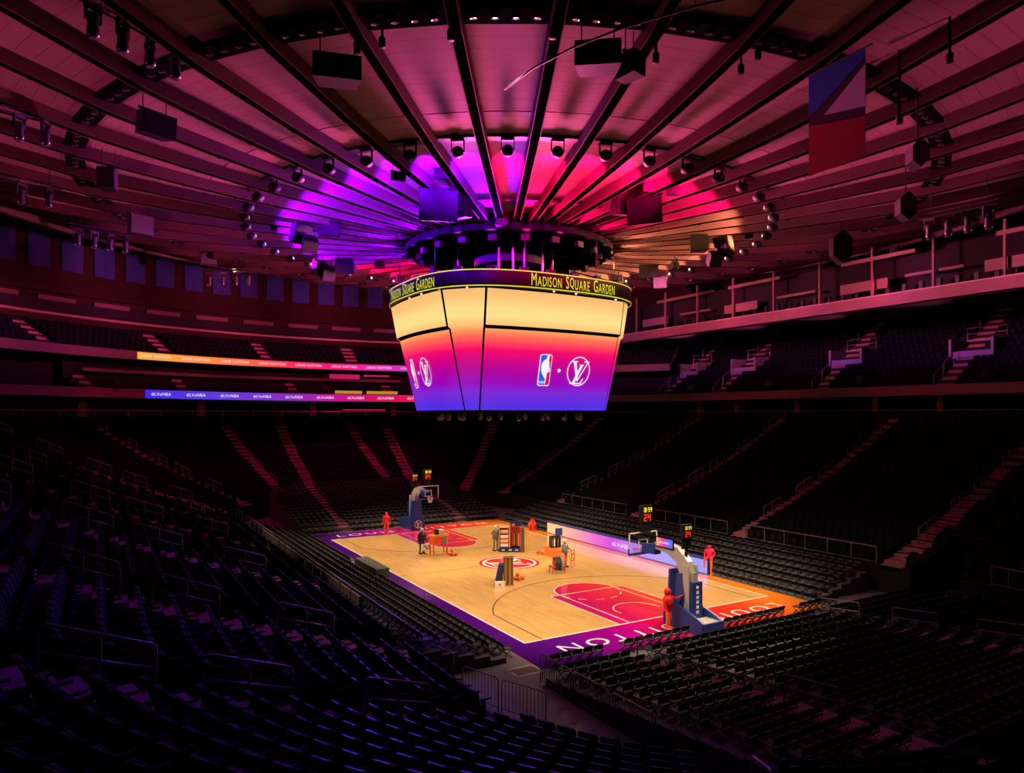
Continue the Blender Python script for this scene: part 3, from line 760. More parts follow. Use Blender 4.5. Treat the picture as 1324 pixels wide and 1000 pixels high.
for y in [22.6]+YST[1:]:
    t = ustairs(Vector((34.4,y,0)), Vector((1,0,0)), 13, .8, .56, 12.0, 'steep balcony stairs with a pale entrance landing half way up')
    for kk in (0, 2, 9):
        for x in (-.7,): MB().tube([(x,kk*.8,kk*.56),(x,kk*.8,kk*.56+.95),(x,kk*.8+1.4,kk*.56+1.9),(x,kk*.8+1.4,kk*.56+.95)], .03, 6).build('rail', M_rail, t)
    k0 = 5
    v = thing('entrance_landing', 'pale walled entrance landing with railings on the upper balcony', 'landing', (34.4+.8*4.5, y-.2, 12+.56*4.5), -PI/2, 'balcony entrances')
    MB().box(-1.3,1.9,0,1.5,-.2,.5).build('floor_slab', M_vom, v); MB().box(-1.5,-1.3,-.2,2.4,-.3,1.5).build('side_wall', M_vom, v); MB().box(1.7,1.9,-.2,2.4,-.3,1.5).build('side_wall', M_vom, v)
    MB().box(-1.3,1.7,2.2,2.4,.5,1.6).build('back_wall', M_vom, v)
    MB().tube([(-1.3,2.4,1.6),(-1.3,2.4,2.6),(1.7,2.4,2.6),(1.7,2.4,1.6)], .04, 6).tube([(-1.3,2.4,2.1),(1.7,2.4,2.1)], .03, 6).build('railing', M_rail, v)
# left: bridge-level fascia, suites, back wall with banners
struct(sweep(MB(), UPL, [(5.2,18.2),(4.2,18.2),(4.2,19.1),(4.5,19.2),(6,19.2),(6,21.0),(5.4,21.0),(5.4,21.2),(8,21.2),(8,33)]).build('wall_left_upper', M_wallr))
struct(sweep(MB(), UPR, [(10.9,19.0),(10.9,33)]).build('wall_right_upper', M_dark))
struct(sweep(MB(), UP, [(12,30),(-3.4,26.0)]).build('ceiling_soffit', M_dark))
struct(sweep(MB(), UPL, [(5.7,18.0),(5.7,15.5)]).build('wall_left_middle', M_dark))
struct(sweep(MB(), UPL, [(4.19,18.75),(4.10,18.75),(4.10,18.95),(4.19,18.95)]).build('trim_2', mat('rail_pink', (.25,.13,.14,1), .5)))
for i in range(13):
    th = math.radians(-86+i*6.6)
    p = pol(45.6, th, 19.7); n = pol(1, th); a = math.atan2(-n.x, n.y)
    t = thing('suite_balustrade', 'pale panelled suite balustrade below the row of navy banners', 'balustrade', p, a, 'suite balustrades')
    MB().box(-1.75,1.75,-.12,0,0,.85).build('panel', M_cream, t); MB().box(-1.75,1.75,-.2,.05,.85,.93).build('cap_rail', M_fascia, t)
for i in range(18):
    th = math.radians(-81.5+i*3.75); p = pol(47.7, th, 23.6); n = pol(1, th)
    t = thing('wall_banner', 'navy banner on the back wall, %s from the ribbed column' % ORD[17-i], 'banner', p, math.atan2(-n.x, n.y), 'row of navy banners')
    me = bpy.data.meshes.get('banner_cloth')
    if not me:
        b = MB(); n_ = 6
        for j in range(n_):
            x0, x1 = -1+2*j/n_, -1+2*(j+1)/n_; y0, y1 = .04*math.sin(j*2), .04*math.sin((j+1)*2)
            b.poly([(x0,y0,0),(x1,y1,0),(x1,y1,5.2),(x0,y0,5.2)]); b.poly([(x0,y0+.03,0),(x1,y1+.03,0),(x1,y1+.03,5.2),(x0,y0+.03,5.2)][::-1])
        me = b.mesh('banner_cloth', M_blueb)
    link('cloth', me, t); MB().tube([(-1.05,0,5.22),(1.05,0,5.22)], .05, 6).build('hanging_bar', M_rail, t)
# right: hanging bridge
br = thing('hanging_bridge', 'long hanging spectator bridge with posts and pale panels under the ceiling', 'bridge', (28.6,-2,18.0))
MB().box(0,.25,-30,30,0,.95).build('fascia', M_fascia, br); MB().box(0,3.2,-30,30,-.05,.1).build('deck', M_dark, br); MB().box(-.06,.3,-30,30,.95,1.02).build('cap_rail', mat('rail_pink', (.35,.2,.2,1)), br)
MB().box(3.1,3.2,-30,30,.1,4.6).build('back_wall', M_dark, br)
pm = MB().box(-.08,.08,-.08,.08,.95,5.0).mesh('post', M_fascia); 
for i in range(13): link('post', pm, br, loc=(.9,-28+i*4.7,0))
pn = MB().box(0,.08,-2,2,1.7,2.5).mesh('pale_panel', M_cream); pr = MB().box(0,.1,-2.1,2.1,2.3,2.5).mesh('counter', M_cream)
for i, y in enumerate((-24,-14.5,-9,-3.5,3,9,15,21)): link('pale_panel' if i % 2 else 'counter', pn if i % 2 else pr, br, loc=(1.2,y,0))
sl = MB().prism([(0,3.9),(2.4,4.5),(2.4,4.75),(0,4.2)], 'y', -3, 3).mesh('canopy', M_cream)
for y in (-16.5,-5,7,17): link('canopy', sl, br, loc=(.6,y,0))
st = MB().box(-.15,.15,-.15,.15,1.0,1.9).mesh('stool', M_black)
for i in range(40): link('stool', st, br, loc=(1.9,-26+i*1.3,0))
# columns under the lower balcony
pc = MB().box(-.35,.35,-.25,.25,0,1.75).mesh('shaft', M_cream); pb = MB().box(-.45,.45,-.35,.35,0,.12).mesh('plinth', M_cream)
for i, (x, y) in enumerate([(35.8,y) for y in (18,12.5,5,-3,-8.5,-15)]+[tuple(pol(42.2, math.radians(t)).xy) for t in (-84,-78,-66,-50,-33,-20,-8)]):
    t = thing('column', 'short square column standing on the walkway under the lower balcony', 'column', (x,y,9.62), 0, 'columns below the balcony'); link('shaft', pc, t); link('plinth', pb, t)
# walkway rail in front of columns (right and left)
for path, lb in ((UPR,'under the steep balcony'),(UPL[::2],'under the ribbon screens')):
    o = path[0][0]; t = thing('walkway_rail', 'thin rail along the walkway '+lb, 'railing', (o.x,o.y,9.62), 0)
    MB().tube([(p-o)+n*.6+Vector((0,0,.55)) for p, n in path], .03, 5).build('rail', M_rail, t)
    me = MB().box(-.02,.02,-.02,.02,0,.55).mesh('post', M_rail)
    for p, n in path: link('post', me, t, loc=(p-o)+n*.6)
# tall ribbed column at the far end of the balcony
t = thing('ribbed_column', 'tall pale ribbed column beside the scoreboard at the back wall', 'column', pol(46.5, math.radians(-15.3), 19.2)); 
for i in range(4): MB().box(-.55+.3*i,-.33+.3*i,-.2,.2,0,4.6 if i > 1 else 2.6).build('flute', M_cream, t)

# fittings of the suites between the ribbon screens
def arc(u0, u1, R, n=24):
    return [(pol(R, a), pol(1, a)) for a in np.linspace(th_of(u0, R), th_of(u1, R), n)]
def th_of(u, R):
    k = (u-662)/903.7; D = 45.9; A = 1+k*k; d = (2*D+math.sqrt(4*D*D-4*A*(D*D-R*R)))/(2*A); return math.atan2(k*d, d-D)
struct(sweep(MB(), arc(110,520,42), [(.15,13.75),(0,13.75),(0,14.05),(.15,14.05)]).build('trim_3', M_fascia))
tier(arc(110,540,40.6), 0, 12.0, 3, .9, .55, 'floor_tier_suites')
for u in (125, 245, 385, 505): ustairs(pol(40.5, th_of(u,40.5)), pol(1, th_of(u,40.5)), 3, .9, .55, 12.0, 'short steps in the suite level between the two ribbon screens', .5)
M_pk = E('pink_sign', c(190,20,90), .8); M_yw = E('amber_sign', c(190,150,40), .8); M_cy = E('cyan_lamp', c(70,190,190), 1.0)
for u0, u1, R, z, h, m, lb in ((428,467,43,14.0,.65,M_pk,'pink lit counter panel in the suite level'),(472,505,43,14.45,.2,M_pk,'thin pink lit strip in the suite level'),(435,470,40.4,12.25,.35,M_yw,'amber lit panel standing above the blue ribbon screen'),(476,516,40.4,12.25,.35,M_yw,'longer amber lit panel above the blue ribbon screen end'),(445,500,39.0,10.3,.12,M_pk,'pink lit strip under the lower ribbon screen')):
    pth = arc(u0, u1, R, 8); o = pth[4][0]; t = thing('lit_panel', lb, 'panel', (o.x, o.y, z))
    sweep(MB(), [(p-o, n) for p, n in pth], [(.05,0),(0,0),(0,h),(.05,h)]).build('face', m, t); sweep(MB(), [(p-o, n) for p, n in pth], [(0,h),(-.04,h),(-.04,h+.06),(.05,h+.06)]).build('cap', M_matte, t)
for u, v, m, lb in ((240,475,M_yw,'small amber lamp'),(318,479,M_cy,'small cyan lamp'),(294,482,M_cy,'small cyan lamp'),(395,480,M_yw,'small amber lamp'),(471,482,M_yw,'small amber lamp'),(377,484,M_cy,'small cyan lamp'),(448,484,M_cy,'small cyan lamp')):
    p = pol(43.8, th_of(u,43.8)); d = (p.xy-CAMP.xy).dot(F2); z = CAMP.z+(537.4-v)/903.7*d; t = thing('suite_lamp', lb+' on the back wall of the suites', 'lamp', (p.x,p.y,z), 0, 'suite lamps')
    MB().lathe([(.04,0),(.09,.05),(.09,.25),(.04,.3)], 8).build('shade', m, t); MB().box(-.03,.03,-.03,.03,-.1,0).build('bracket', M_black, t)

# ribbon screens -------------------------------------------------------
def ribbon(name, label, th0, th1, z, h, stops, txt, n, size, R=39.93):
    root = thing(name, label, 'screen', pol(R, (th0+th1)/2, z))
    o = root.location
    me = bpy.data.meshes.new(name); b = MB(); N_ = 60; uv = []
    for i in range(N_):
        a0, a1 = th0+(th1-th0)*i/N_, th0+(th1-th0)*(i+1)/N_
        b.poly([pol(R,a0,0)-Vector((o.x,o.y,0)), pol(R,a1,0)-Vector((o.x,o.y,0)), pol(R,a1,h)-Vector((o.x,o.y,0)), pol(R,a0,h)-Vector((o.x,o.y,0))])
        uv += [(i/N_,0),((i+1)/N_,0),((i+1)/N_,1),(i/N_,1)]
    m = mat('%s_display_%d' % (name, int(z)), (.01,.01,.01,1), .4); Nn, L, bs = nodes(m)
    tc = Nn.new('ShaderNodeTexCoord'); sx = Nn.new('ShaderNodeSeparateXYZ'); cr = Nn.new('ShaderNodeValToRGB'); L.new(tc.outputs['UV'], sx.inputs[0]); L.new(sx.outputs[0], cr.inputs[0])
    e = cr.color_ramp.elements
    while len(e) < len(stops): e.new(.5)
    for el, (p, co) in zip(e, stops): el.position = p
    for el, (p, co) in zip(e, stops): el.color = co
    L.new(cr.outputs[0], bs.inputs['Emission Color']); bs.inputs['Emission Strength'].default_value = 1
    ob = b.build('display', m, root); ul = ob.data.uv_layers.new(name='UV')
    for i, u in enumerate(uv): ul.data[i].uv = u
    tx = MB()
    for k in range(n):
        ac = th0+(th1-th0)*(k+.45)/n
        put_text(tx, txt, size, lambda x, y: pol(R-.03, ac+x/R, h/2+y)-Vector((o.x,o.y,0)), 1.05, 1.1)
    tx.build('lettering', M_ew, root)
    bb = MB()
    for i in range(N_):
        a0, a1 = th0+(th1-th0)*i/N_, th0+(th1-th0)*(i+1)/N_
        for zz in (-.03, h): bb.add([pol(R-.01,a0,zz)-Vector((o.x,o.y,0)), pol(R-.01,a1,zz)-Vector((o.x,o.y,0)), pol(R-.01,a1,zz+.03)-Vector((o.x,o.y,0)), pol(R-.01,a0,zz+.03)-Vector((o.x,o.y,0))], [(0,1,2,3)])
    bb.build('bezel', M_matte, root)
def th_of(u, R):
    k = (u-662)/903.7; D = 45.9; A = 1+k*k; d = (2*D+math.sqrt(4*D*D-4*A*(D*D-R*R)))/(2*A); return math.atan2(k*d, d-D)
ribbon('ribbon_screen', 'long curved ribbon screen fading orange to pink to purple on the upper balcony', th_of(180,39.93), th_of(560,39.93), 15.0, .68,
       [(0,c(248,170,60)),(.25,c(250,130,50)),(.48,c(235,40,70)),(.65,c(225,0,110)),(.85,c(180,30,170)),(1,c(130,50,200))], 'LOUIS VUITTON', 8, .36)
ribbon('ribbon_screen', 'long curved ribbon screen fading blue to purple to red on the lower balcony', th_of(190,39.93), th_of(560,39.93), 11.35, .8,
       [(0,c(60,40,225)),(.25,c(90,60,215)),(.5,c(140,40,190)),(.7,c(200,10,120)),(.9,c(225,10,70)),(1,c(230,20,60))], '#LVxNBA', 9, .42)

# ------------------------------------------------------------------ centre-hung scoreboard
SB = thing('scoreboard', 'giant centre-hung scoreboard with sunset-coloured screens above the court', 'scoreboard', (0,0,10))
# footprint at a height: half width A (x), flat half length b on that face, half width B (y), flat half length a
LV_ = {6.8: (6.7,3.9,5.82,4.85), 4.72: (6.3,3.85,5.5,4.8), 4.62: (6.12,3.79,5.36,4.75), 0.0: (5.0,3.5,4.3,4.5)}
def foot(z):
    ks = sorted(LV_); 
    for k0, k1 in zip(ks, ks[1:]):
        if k0 <= z <= k1:
            t = (z-k0)/(k1-k0); return tuple(a+(b_-a)*t for a, b_ in zip(LV_[k0], LV_[k1]))
    return LV_[ks[-1]]
BUL = .35
def face_pt(side, s, z, out=0):
    """side 0..3 = -y, +x, +y, -x ; s in metres along the face, + to the viewer's right"""
    A, b_, B, a = foot(z)
    hl, hd = (a, B) if side % 2 == 0 else (b_, A)
    d = hd+BUL*(1-(s/hl)**2)+out
    return [(s,-d,z),(d,s,z),(-s,d,z),(-d,-s,z)][side]
def corner_pts(i, z, t):
    """between face i's right edge and face i+1's left edge"""
    hl = lambda sd: foot(z)[3] if sd % 2 == 0 else foot(z)[1]
    p = Vector(face_pt(i, hl(i), z)); q = Vector(face_pt((i+1) % 4, -hl((i+1) % 4), z)); m = p.lerp(q, t)
    m2 = Vector((m.x, m.y, 0)).normalized()*(.12*(1-(2*t-1)**2)); return m+m2
ST = [(0,c(72,45,228)),(.07,c(92,42,222)),(.15,c(122,40,214)),(.22,c(148,5,190)),(.32,c(172,0,155)),(.42,c(212,0,125)),(.50,c(246,10,105)),(.55,c(255,60,92)),(.61,c(255,110,85)),(.66,c(252,160,98)),(.70,c(252,200,120)),(.76,c(253,224,140)),(.83,c(253,222,138)),(.92,c(252,195,118)),(1,c(250,184,115))]
M_scr = ramp_mat('scoreboard_display', 2, 0, 6.9, ST, emit=True, es=1.0)
def scr(z0, z1, side):
    b = MB(); n = 16; m = 6; g = .05
    for j in range(m):
        za, zb = z0+(z1-z0)*j/m, z0+(z1-z0)*(j+1)/m
        for i in range(n):
            def P(ii, z):
                A, b_, B, a = foot(z); hl = (a if side % 2 == 0 else b_)-g; return face_pt(side, -hl+2*hl*ii/n, z, .02)
            b.poly([P(i,za), P(i+1,za), P(i+1,zb), P(i,zb)])
    return b
for sd in range(4):
    scr(4.76, 6.75, sd).build('upper_screen', M_scr, SB); scr(.03, 4.58, sd).build('main_screen', M_scr, SB)
    b = MB(); n = 6; m = 8
    for z0, z1 in ((.03,4.62),(4.62,4.72),(4.72,6.75)):
        for i in range(n):
            t0, t1 = .03+.94*i/n, .03+.94*(i+1)/n
            b.poly([corner_pts(sd,z0,t0), corner_pts(sd,z0,t1), corner_pts(sd,z1,t1), corner_pts(sd,z1,t0)])
    b.build('corner_screen', M_scr, SB)
# dark core body just inside the screens
b = MB()
def loop(z, inset):
    pts = []
    for sd in range(4):
        hl = foot(z)[3] if sd % 2 == 0 else foot(z)[1]
        for i in range(9): pts.append(Vector(face_pt(sd, -hl+2*hl*i/8, z, -inset)))
        for i in range(1, 4): p = corner_pts(sd, z, i/4); pts.append(p*(1-.012) if inset else p); pts[-1].z = z
    return pts
zs = [(0,.04),(4.6,.04),(4.62,.04),(4.72,.03),(6.8,.03)]
L_ = [loop(z, i) for z, i in zs]
for l0, l1 in zip(L_, L_[1:]):
    n = len(l0)
    for i in range(n): b.poly([l0[i], l0[(i+1) % n], l1[(i+1) % n], l1[i]])
b.poly(L_[0][::-1]); b.poly(L_[-1])
b.build('body', M_matte, SB)
# black header belt with yellow edges and lettering
BA, BB, BN = 7.35, 6.75, 2.9
def belt(t, z, out=0):
    ct, st_ = math.cos(t), math.sin(t); r = (abs(ct/BA)**BN+abs(st_/BB)**BN)**(-1/BN)+out; return Vector((r*ct, r*st_, z))
b = MB(); e = MB(); e2 = MB(); n = 120
for i in range(n):
    t0, t1 = 2*PI*i/n, 2*PI*(i+1)/n
    for z0, z1, o0, o1 in ((6.85,7.75,0,0),):
        b.poly([belt(t0,z0), belt(t1,z0), belt(t1,z1), belt(t0,z1)])
    b.poly([belt(t0,7.75), belt(t1,7.75), belt(t1,7.75,-1.2), belt(t0,7.75,-1.2)]); b.poly([belt(t1,6.85), belt(t0,6.85), belt(t0,6.85,-1.0), belt(t1,6.85,-1.0)])
    for z0, ee in ((6.83,e),(7.71,e2)): ee.poly([belt(t0,z0,.02), belt(t1,z0,.02), belt(t1,z0+.06,.02), belt(t0,z0+.06,.02)])
b.build('header_belt', mat('header_black', (.012,.006,.014,1), .4, spec=.25), SB); e.build('lower_yellow_edge', M_ey, SB); e2.build('upper_yellow_edge', M_ey, SB)
tx = MB()
# arc length table of the belt
NT = 720; tt = [-PI/2+2*PI*i/NT for i in range(NT+1)]; al = [0]
for i in range(NT): al.append(al[-1]+(belt(tt[i+1],0)-belt(tt[i],0)).length)
tot = al[-1]
def belt_at(s, z): return belt(float(np.interp(s % tot, al, tt)), z, .03)
for sd in range(4):
    s0 = tot*sd/4
    off = .55
    x = -3.05; 
    vsz = {}
    word = 'MADISON SQUARE GARDEN'; first = True; widths = []
    for ch in word:
        if ch == ' ': widths.append(.26); first = True; continue
        sz = 1.02 if first else .80; first = False
        vs, fs = text_mesh(ch, sz, .52); xs_ = [v[0] for v in vs]; widths.append(max(xs_)-min(xs_)+.075)
    tw = sum(widths); x = -tw/2; k = 6.1/tw; first = True
    for ch, wd in zip(word, widths):
        if ch != ' ':
            sz = 1.02 if first else .80; first = False
            vs, fs = text_mesh(ch, sz, .52); mx_ = (max(v[0] for v in vs)+min(v[0] for v in vs))/2; y0 = min(v[1] for v in vs)
            tx.add([belt_at(s0+off+k*(x+wd/2+v[0]-mx_), 6.97+(v[1]-y0)) for v in vs], fs)
        else: first = True
        x += wd
tx.build('header_lettering', M_ey, SB)
# emblems on the main screens
M_logb = E('emblem_blue', c(20,95,225)); M_logr = E('emblem_red', c(215,0,95))
SIL = [(405,180),(425,180),(427,205),(420,228),(420,240),(430,262),(436,300),(440,330),(452,350),(448,378),(425,390),(412,385),(414,420),(412,440),(410,475),(406,520),(403,545),(400,500),(395,460),(372,440),(345,400),(328,365),(328,330),(322,300),(335,270),(352,245),(378,230),(392,222),(390,200)]
for sd in range(4):
    c0 = {0:(-.64,.36,1.83), 2:(-.64,.36,1.83)}.get(sd, (-2.1,-1.05,.06))
    xs_ = .82 if sd % 2 else 1.0; zc = 2.38
    def fn(cx, out): return lambda x, y: face_pt(sd, cx+x*xs_, zc+y, out)
    b = MB(); lv_mark(b, fn(c0[2], .06), .88); b.build('monogram', M_ew, SB); b = MB(); f = fn(c0[1], .06); b.poly([f(.11*math.cos(2*PI*i/16), .11*math.sin(2*PI*i/16)) for i in range(16)]); b.build('dot', M_ew, SB); b = MB()
    def rrect(w_, h_, r_):
        pts = []
        for cx, cy, a0 in ((w_-r_,h_-r_,0),(-w_+r_,h_-r_,PI/2),(-w_+r_,-h_+r_,PI),(w_-r_,-h_+r_,1.5*PI)):
            for i in range(5): pts.append((cx+r_*math.cos(a0+i*PI/8), cy+r_*math.sin(a0+i*PI/8)))
        return pts
    f = fn(c0[0], .04); b.poly([f(x,y) for x, y in rrect(.42,.92,.14)])
    f2 = fn(c0[0], .06); lb = MB(); lr = MB()
    pts = rrect(.37,.87,.11); lb.poly([f2(min(x,0),y) for x, y in pts]); lr.poly([f2(max(x,0),y) for x, y in pts])
    f3 = fn(c0[0], .08); mapx = lambda x: (x-385)/170*.84; mapy = lambda y: -(y-360)/365*1.75
    b.poly([f3(mapx(x), mapy(y)) for x, y in SIL]); put_text(b, 'NBA', .24, lambda x, y: f3(x-.13, y-.72))
    b.build('league_emblem', M_ew, SB); lb.build('emblem_blue', M_logb, SB); lr.build('emblem_red', M_logr, SB)
# underside fixtures, hoist posts, added lamps on the top that tint the ceiling
cm = MB().lathe([(.02,-.55),(.14,-.5),(.19,-.3),(.15,-.1),(.06,0)], 10).mesh('camera_head', mat('fixture_grey', (.12,.1,.1,1), .35, metal=.3)); cb = MB().box(-.5,.5,-.12,.12,-.12,0).mesh('bracket', M_black)
for i in range(16):
    t = 2*PI*i/16; p = belt(t,0)*.6
    link('camera_head', cm, SB, loc=(p.x,p.y,-.06)); link('bracket', cb, SB, loc=(p.x,p.y,0), rot=(0,0,t+PI/2))
hp = MB().tube([(0,0,7),(0,0,10.6)], .07, 8).mesh('hoist_post', mat('hoist_lilac', (.3,.28,.4,1), .4, metal=.5))
for x, y in ((-2.2,-2.5),(-.8,-3.2),(-1.5,-3),(.9,-2.6),(2.4,-1.5),(-3,1.5),(3.2,2),(0,3)): link('hoist_post', hp, SB, loc=(x,y,0))
dl = MB().lathe([(.05,0),(.07,.06)], 8).mesh('small_lamp', E('small_lamp_pink', c(255,170,210), 3))
for i in (0,3,4,8,10,11,13,14,15,16,19,20,22,25):
    p = belt(2*PI*i/26, 0, -.35); link('small_lamp', dl, SB, loc=(p.x,p.y,6.78))
cz_ = MB().tube([(0,0,8),(0,0,11.1)], .02, 5).mesh('hoist_cable', M_black)
for i in range(8): p = belt(2*PI*(i+.5)/8, 0, -.6); link('hoist_cable', cz_, SB, loc=(p.x,p.y,0))
wb = MB().box(-.25,.25,-.15,.15,0,.3).mesh('added_uplight', M_black)
for i in range(24):
    a = NEAR+2*PI*(i+.5)/24; p = belt(a, 7.75, -.5); link('added_uplight', wb, SB, loc=p, rot=(0,0,a+PI/2))
    P_ = Vector((p.x, p.y, 18.2)); el = math.radians(6.5); q = P_+Vector((math.cos(a)*math.cos(el), math.sin(a)*math.cos(el), math.sin(el)))*10
    light('added_uplight_lamp', 'SPOT', P_, q, (1,.11,.36), 46000, SB, size=.9, angle=33, blend=.7)
# added fill lamps at the hub ring that even out the inner ceiling colour
wh = MB().box(-.15,.15,-.25,.25,-.25,.1).mesh('added_hub_wash_fixture', M_black)
for i in range(20):
    phi = -180+18*(i+.5); cn = ring_col(phi); a = NEAR+math.radians(phi); d_ = Vector((math.cos(a), math.sin(a), 0))
    link('added_hub_wash_fixture', wh, hub, loc=d_*5.9+Vector((0,0,-1.0)), rot=(0,0,a))
    light('added_hub_wash_lamp', 'SPOT', d_*6.3+Vector((0,0,19.75)), d_*12.5+Vector((0,0,21.4)), COLS[cn], {'blue':11000,'red':6000,'amber':4200}[cn], hub, size=.2, angle=70, blend=.7)

# ------------------------------------------------------------------ baskets
def stanchion(loc, rz, label, own):
    t = thing('basketball_stanchion', label, 'basketball hoop', loc, rz)
    base = t
    MB().prism([(-3.4,.0),(-.95,.0),(-.95,.55),(-1.25,1.25),(-2.1,1.05),(-3.1,.75),(-3.4,.6)], 'x', -.62, -.5).prism([(-3.4,.0),(-.95,.0),(-.95,.55),(-1.25,1.25),(-2.1,1.05),(-3.1,.75),(-3.4,.6)], 'x', .5, .62).box(-.62,.62,-.99,-.9,0,.62).box(-.62,.62,-3.45,-3.36,0,.62).build('base_pad', M_pad, t)
    MB().box(-.5,.5,-3.3,-1.05,.03,.45).box(-.5,.5,-3.3,-2.5,.45,.6).build('base_weight', M_grey, t)
    MB().prism([(-1.75,.45),(-1.15,.55),(-1.35,1.3),(-1.45,2.45),(-1.75,2.5),(-1.95,1.4)], 'x', -.32, .32).build('post_pad', M_pad, t)
    MB().prism([(-.62,0),(.62,0),(.56,.5),(.34,1.2),(.26,2.55),(-.26,2.55),(-.34,1.2),(-.56,.5)], 'y', -1.02, -.88).build('front_pad', M_pad, t)
    MB().box(-.1,.1,-2.3,-1.9,.5,2.6).box(-.28,-.22,-2.2,-1.8,.5,2.9).box(.22,.28,-2.2,-1.8,.5,2.9).build('rear_strut', M_grey, t)
    rp = MB().box(-.3,.3,-2.45,-2.3,.6,2.2).build('rear_pad', M_pad, t)
    for i in range(6): MB().box(-.08,.08,-2.46,-2.449,.8+.22*i,.93+.22*i).build('rear_mark', M_white, rp)
    MB().prism([(-2.25,2.2),(-1.55,2.3),(-1.25,2.9),(-.55,3.25),(.2,3.3),(.2,3.62),(-.7,3.7),(-1.4,3.55),(-2.0,3.05)], 'x', -.16, .16).build('arm', M_grey, t)
    MB().prism([(.15,3.02),(1.08,3.0),(1.08,3.4),(.15,3.55)], 'x', -.2, .2).build('arm_pad', M_pad, t)
    bd = MB().box(-.914,.914,1.20,1.22,2.896,3.962).build('backboard', M_glass, t)
    fr = MB()
    for x0,x1,z0,z1 in ((-.914,.914,2.896,2.95),(-.914,.914,3.90,3.962),(-.914,-.85,2.9,3.96),(.85,.914,2.9,3.96),(-.305,.305,3.55,3.60),(-.305,-.255,3.1,3.6),(.255,.305,3.1,3.6),(-.305,.305,3.08,3.13)): fr.box(x0,x1,1.19,1.23,z0,z1)
    fr.build('board_frame', M_white, bd)
    MB().prism([(-.93,2.85),(.93,2.85),(.93,3.2),(.89,3.2),(.89,2.95),(-.89,2.95),(-.89,3.2),(-.93,3.2)], 'y', 1.17, 1.25).build('board_pad', M_pad, bd)
    rim = MB().tube([(.229*math.cos(2*PI*i/20), 1.22+.38+.229*math.sin(2*PI*i/20), 3.048) for i in range(20)], .015, 6, closed=True).box(-.08,.08,1.22,1.4,3.0,3.06).build('rim', mat('rim_orange', (.8,.1,.03,1), .4), t)
    nt = MB()
    for k in range(12):
        a = 2*PI*k/12; b2 = a+PI/6
        for a0, a1 in ((a,b2),(b2,a)):
            nt.tube([(.225*math.cos(a0),1.6+.225*math.sin(a0),3.04),(.17*math.cos((a0+a1)/2),1.6+.17*math.sin((a0+a1)/2),2.85),(.12*math.cos(a1),1.6+.12*math.sin(a1),2.62)], .008, 4)
    nt.build('net', M_white, rim)
    def clock(y, z, w_, h_, nm):
        cb_ = MB().box(-w_/2,w_/2,y-.1,y+.1,z,z+h_).build(nm, M_black, t)
        d1 = MB(); d2 = MB()
        for sg in (-1, 1):
            f = lambda x, yy: (-sg*(x-w_/2), y+sg*.104, z+yy)
            x = w_*.12; tot_ = 0
            for ch, ww in zip('18:54', (.15,.15,.08,.15,.15)): digit(d1, ch, (lambda xx: lambda a, b_: f(xx+a, h_*.60+b_))(x), w_*ww, h_*.28, h_*.055); x += w_*(ww+.03)
            x = w_*.2
            for ch in '24': digit(d2, ch, (lambda xx: lambda a, b_: f(xx+a, h_*.08+b_))(x), w_*.26, h_*.42, h_*.075); x += w_*.34
        d1.build('game_clock_digits', M_eyel, cb_); d2.build('shot_clock_digits', M_er, cb_)
        return cb_
    clock(1.0, 4.45, .72, .85, 'shot_clock'); MB().box(-.3,.3,.95,1.05,3.96,4.45).build('clock_bracket', M_black, t)
    clock(-1.75, 4.1, .55, .62, 'small_shot_clock'); MB().box(-.05,.05,-1.8,-1.7,3.2,4.1).box(-.27,.27,-1.8,-1.7,3.6,4.1).build('clock_pole', M_black, t)
    if own:
        M_sg = ramp_mat('arm_sign_display', 1, -1.1, .0, [(0,c(80,110,235)),(.35,c(120,90,230)),(.6,c(235,40,160)),(.85,c(245,120,120)),(1,c(250,200,130))], emit=True)
        sg = MB().box(-.22,-.18,-1.15,.05,3.45,3.95).build('arm_sign', M_matte, t); s2 = MB(); s2.poly([(-.225,-1.1,3.5),(-.225,0,3.5),(-.225,0,3.9),(-.225,-1.1,3.9)][::-1]); s2.build('sign_display', M_sg, sg)
        tx = MB(); put_text(tx, '#LVxNBA', .17, lambda x, y: (-.23, -.55-x, 3.7+y)); tx.build('sign_lettering', M_ew, sg)
    else:
        b = MB(); lv_mark(b, lambda x, y: (-x, -.87, .52+y), .34, .12); b.build('emblem', M_white, t)
        MB().tube([(0,-1.9,2.6),(-.1,-1.7,3.1),(-.12,-1.2,3.55)], .12, 8).build('upper_cover', M_white, t)
    return t
stanchion((0,-HY,0), 0, 'blue padded portable basketball hoop with a small colour screen on its arm', True)
stanchion((0,HY,0), PI, 'blue padded portable basketball hoop with a round white emblem on its base', False)

# ------------------------------------------------------------------ courtside LED board
t = thing('courtside_screen', 'long low courtside screen fading cream to pink to blue along the sideline', 'screen', (8.62,-.3,0))
MB().box(0,.25,-8.85,8.85,.02,.95).build('housing', M_pad, t); MB().box(-.02,.27,-8.87,8.87,.93,1.0).build('top_pad', M_pad, t)
M_led = ramp_mat('courtside_display', 1, -8.8, 8.8, [(0,c(150,160,250)),(.2,c(165,165,255)),(.38,c(190,140,250)),(.52,c(205,70,225)),(.62,c(235,100,215)),(.78,c(250,165,165)),(.92,c(252,200,140)),(1,c(252,205,150))], emit=True, es=1.0)
b = MB(); b.poly([(-.012,8.8,.08),(-.012,-8.8,.08),(-.012,-8.8,.9),(-.012,8.8,.9)]); b.build('display', M_led, t)
tx = MB(); put_text(tx, '#LVxNBA', .42, lambda x, y: (-.02, -.7-x, .48+y), 1.2); tx.build('lettering', M_ew, t)

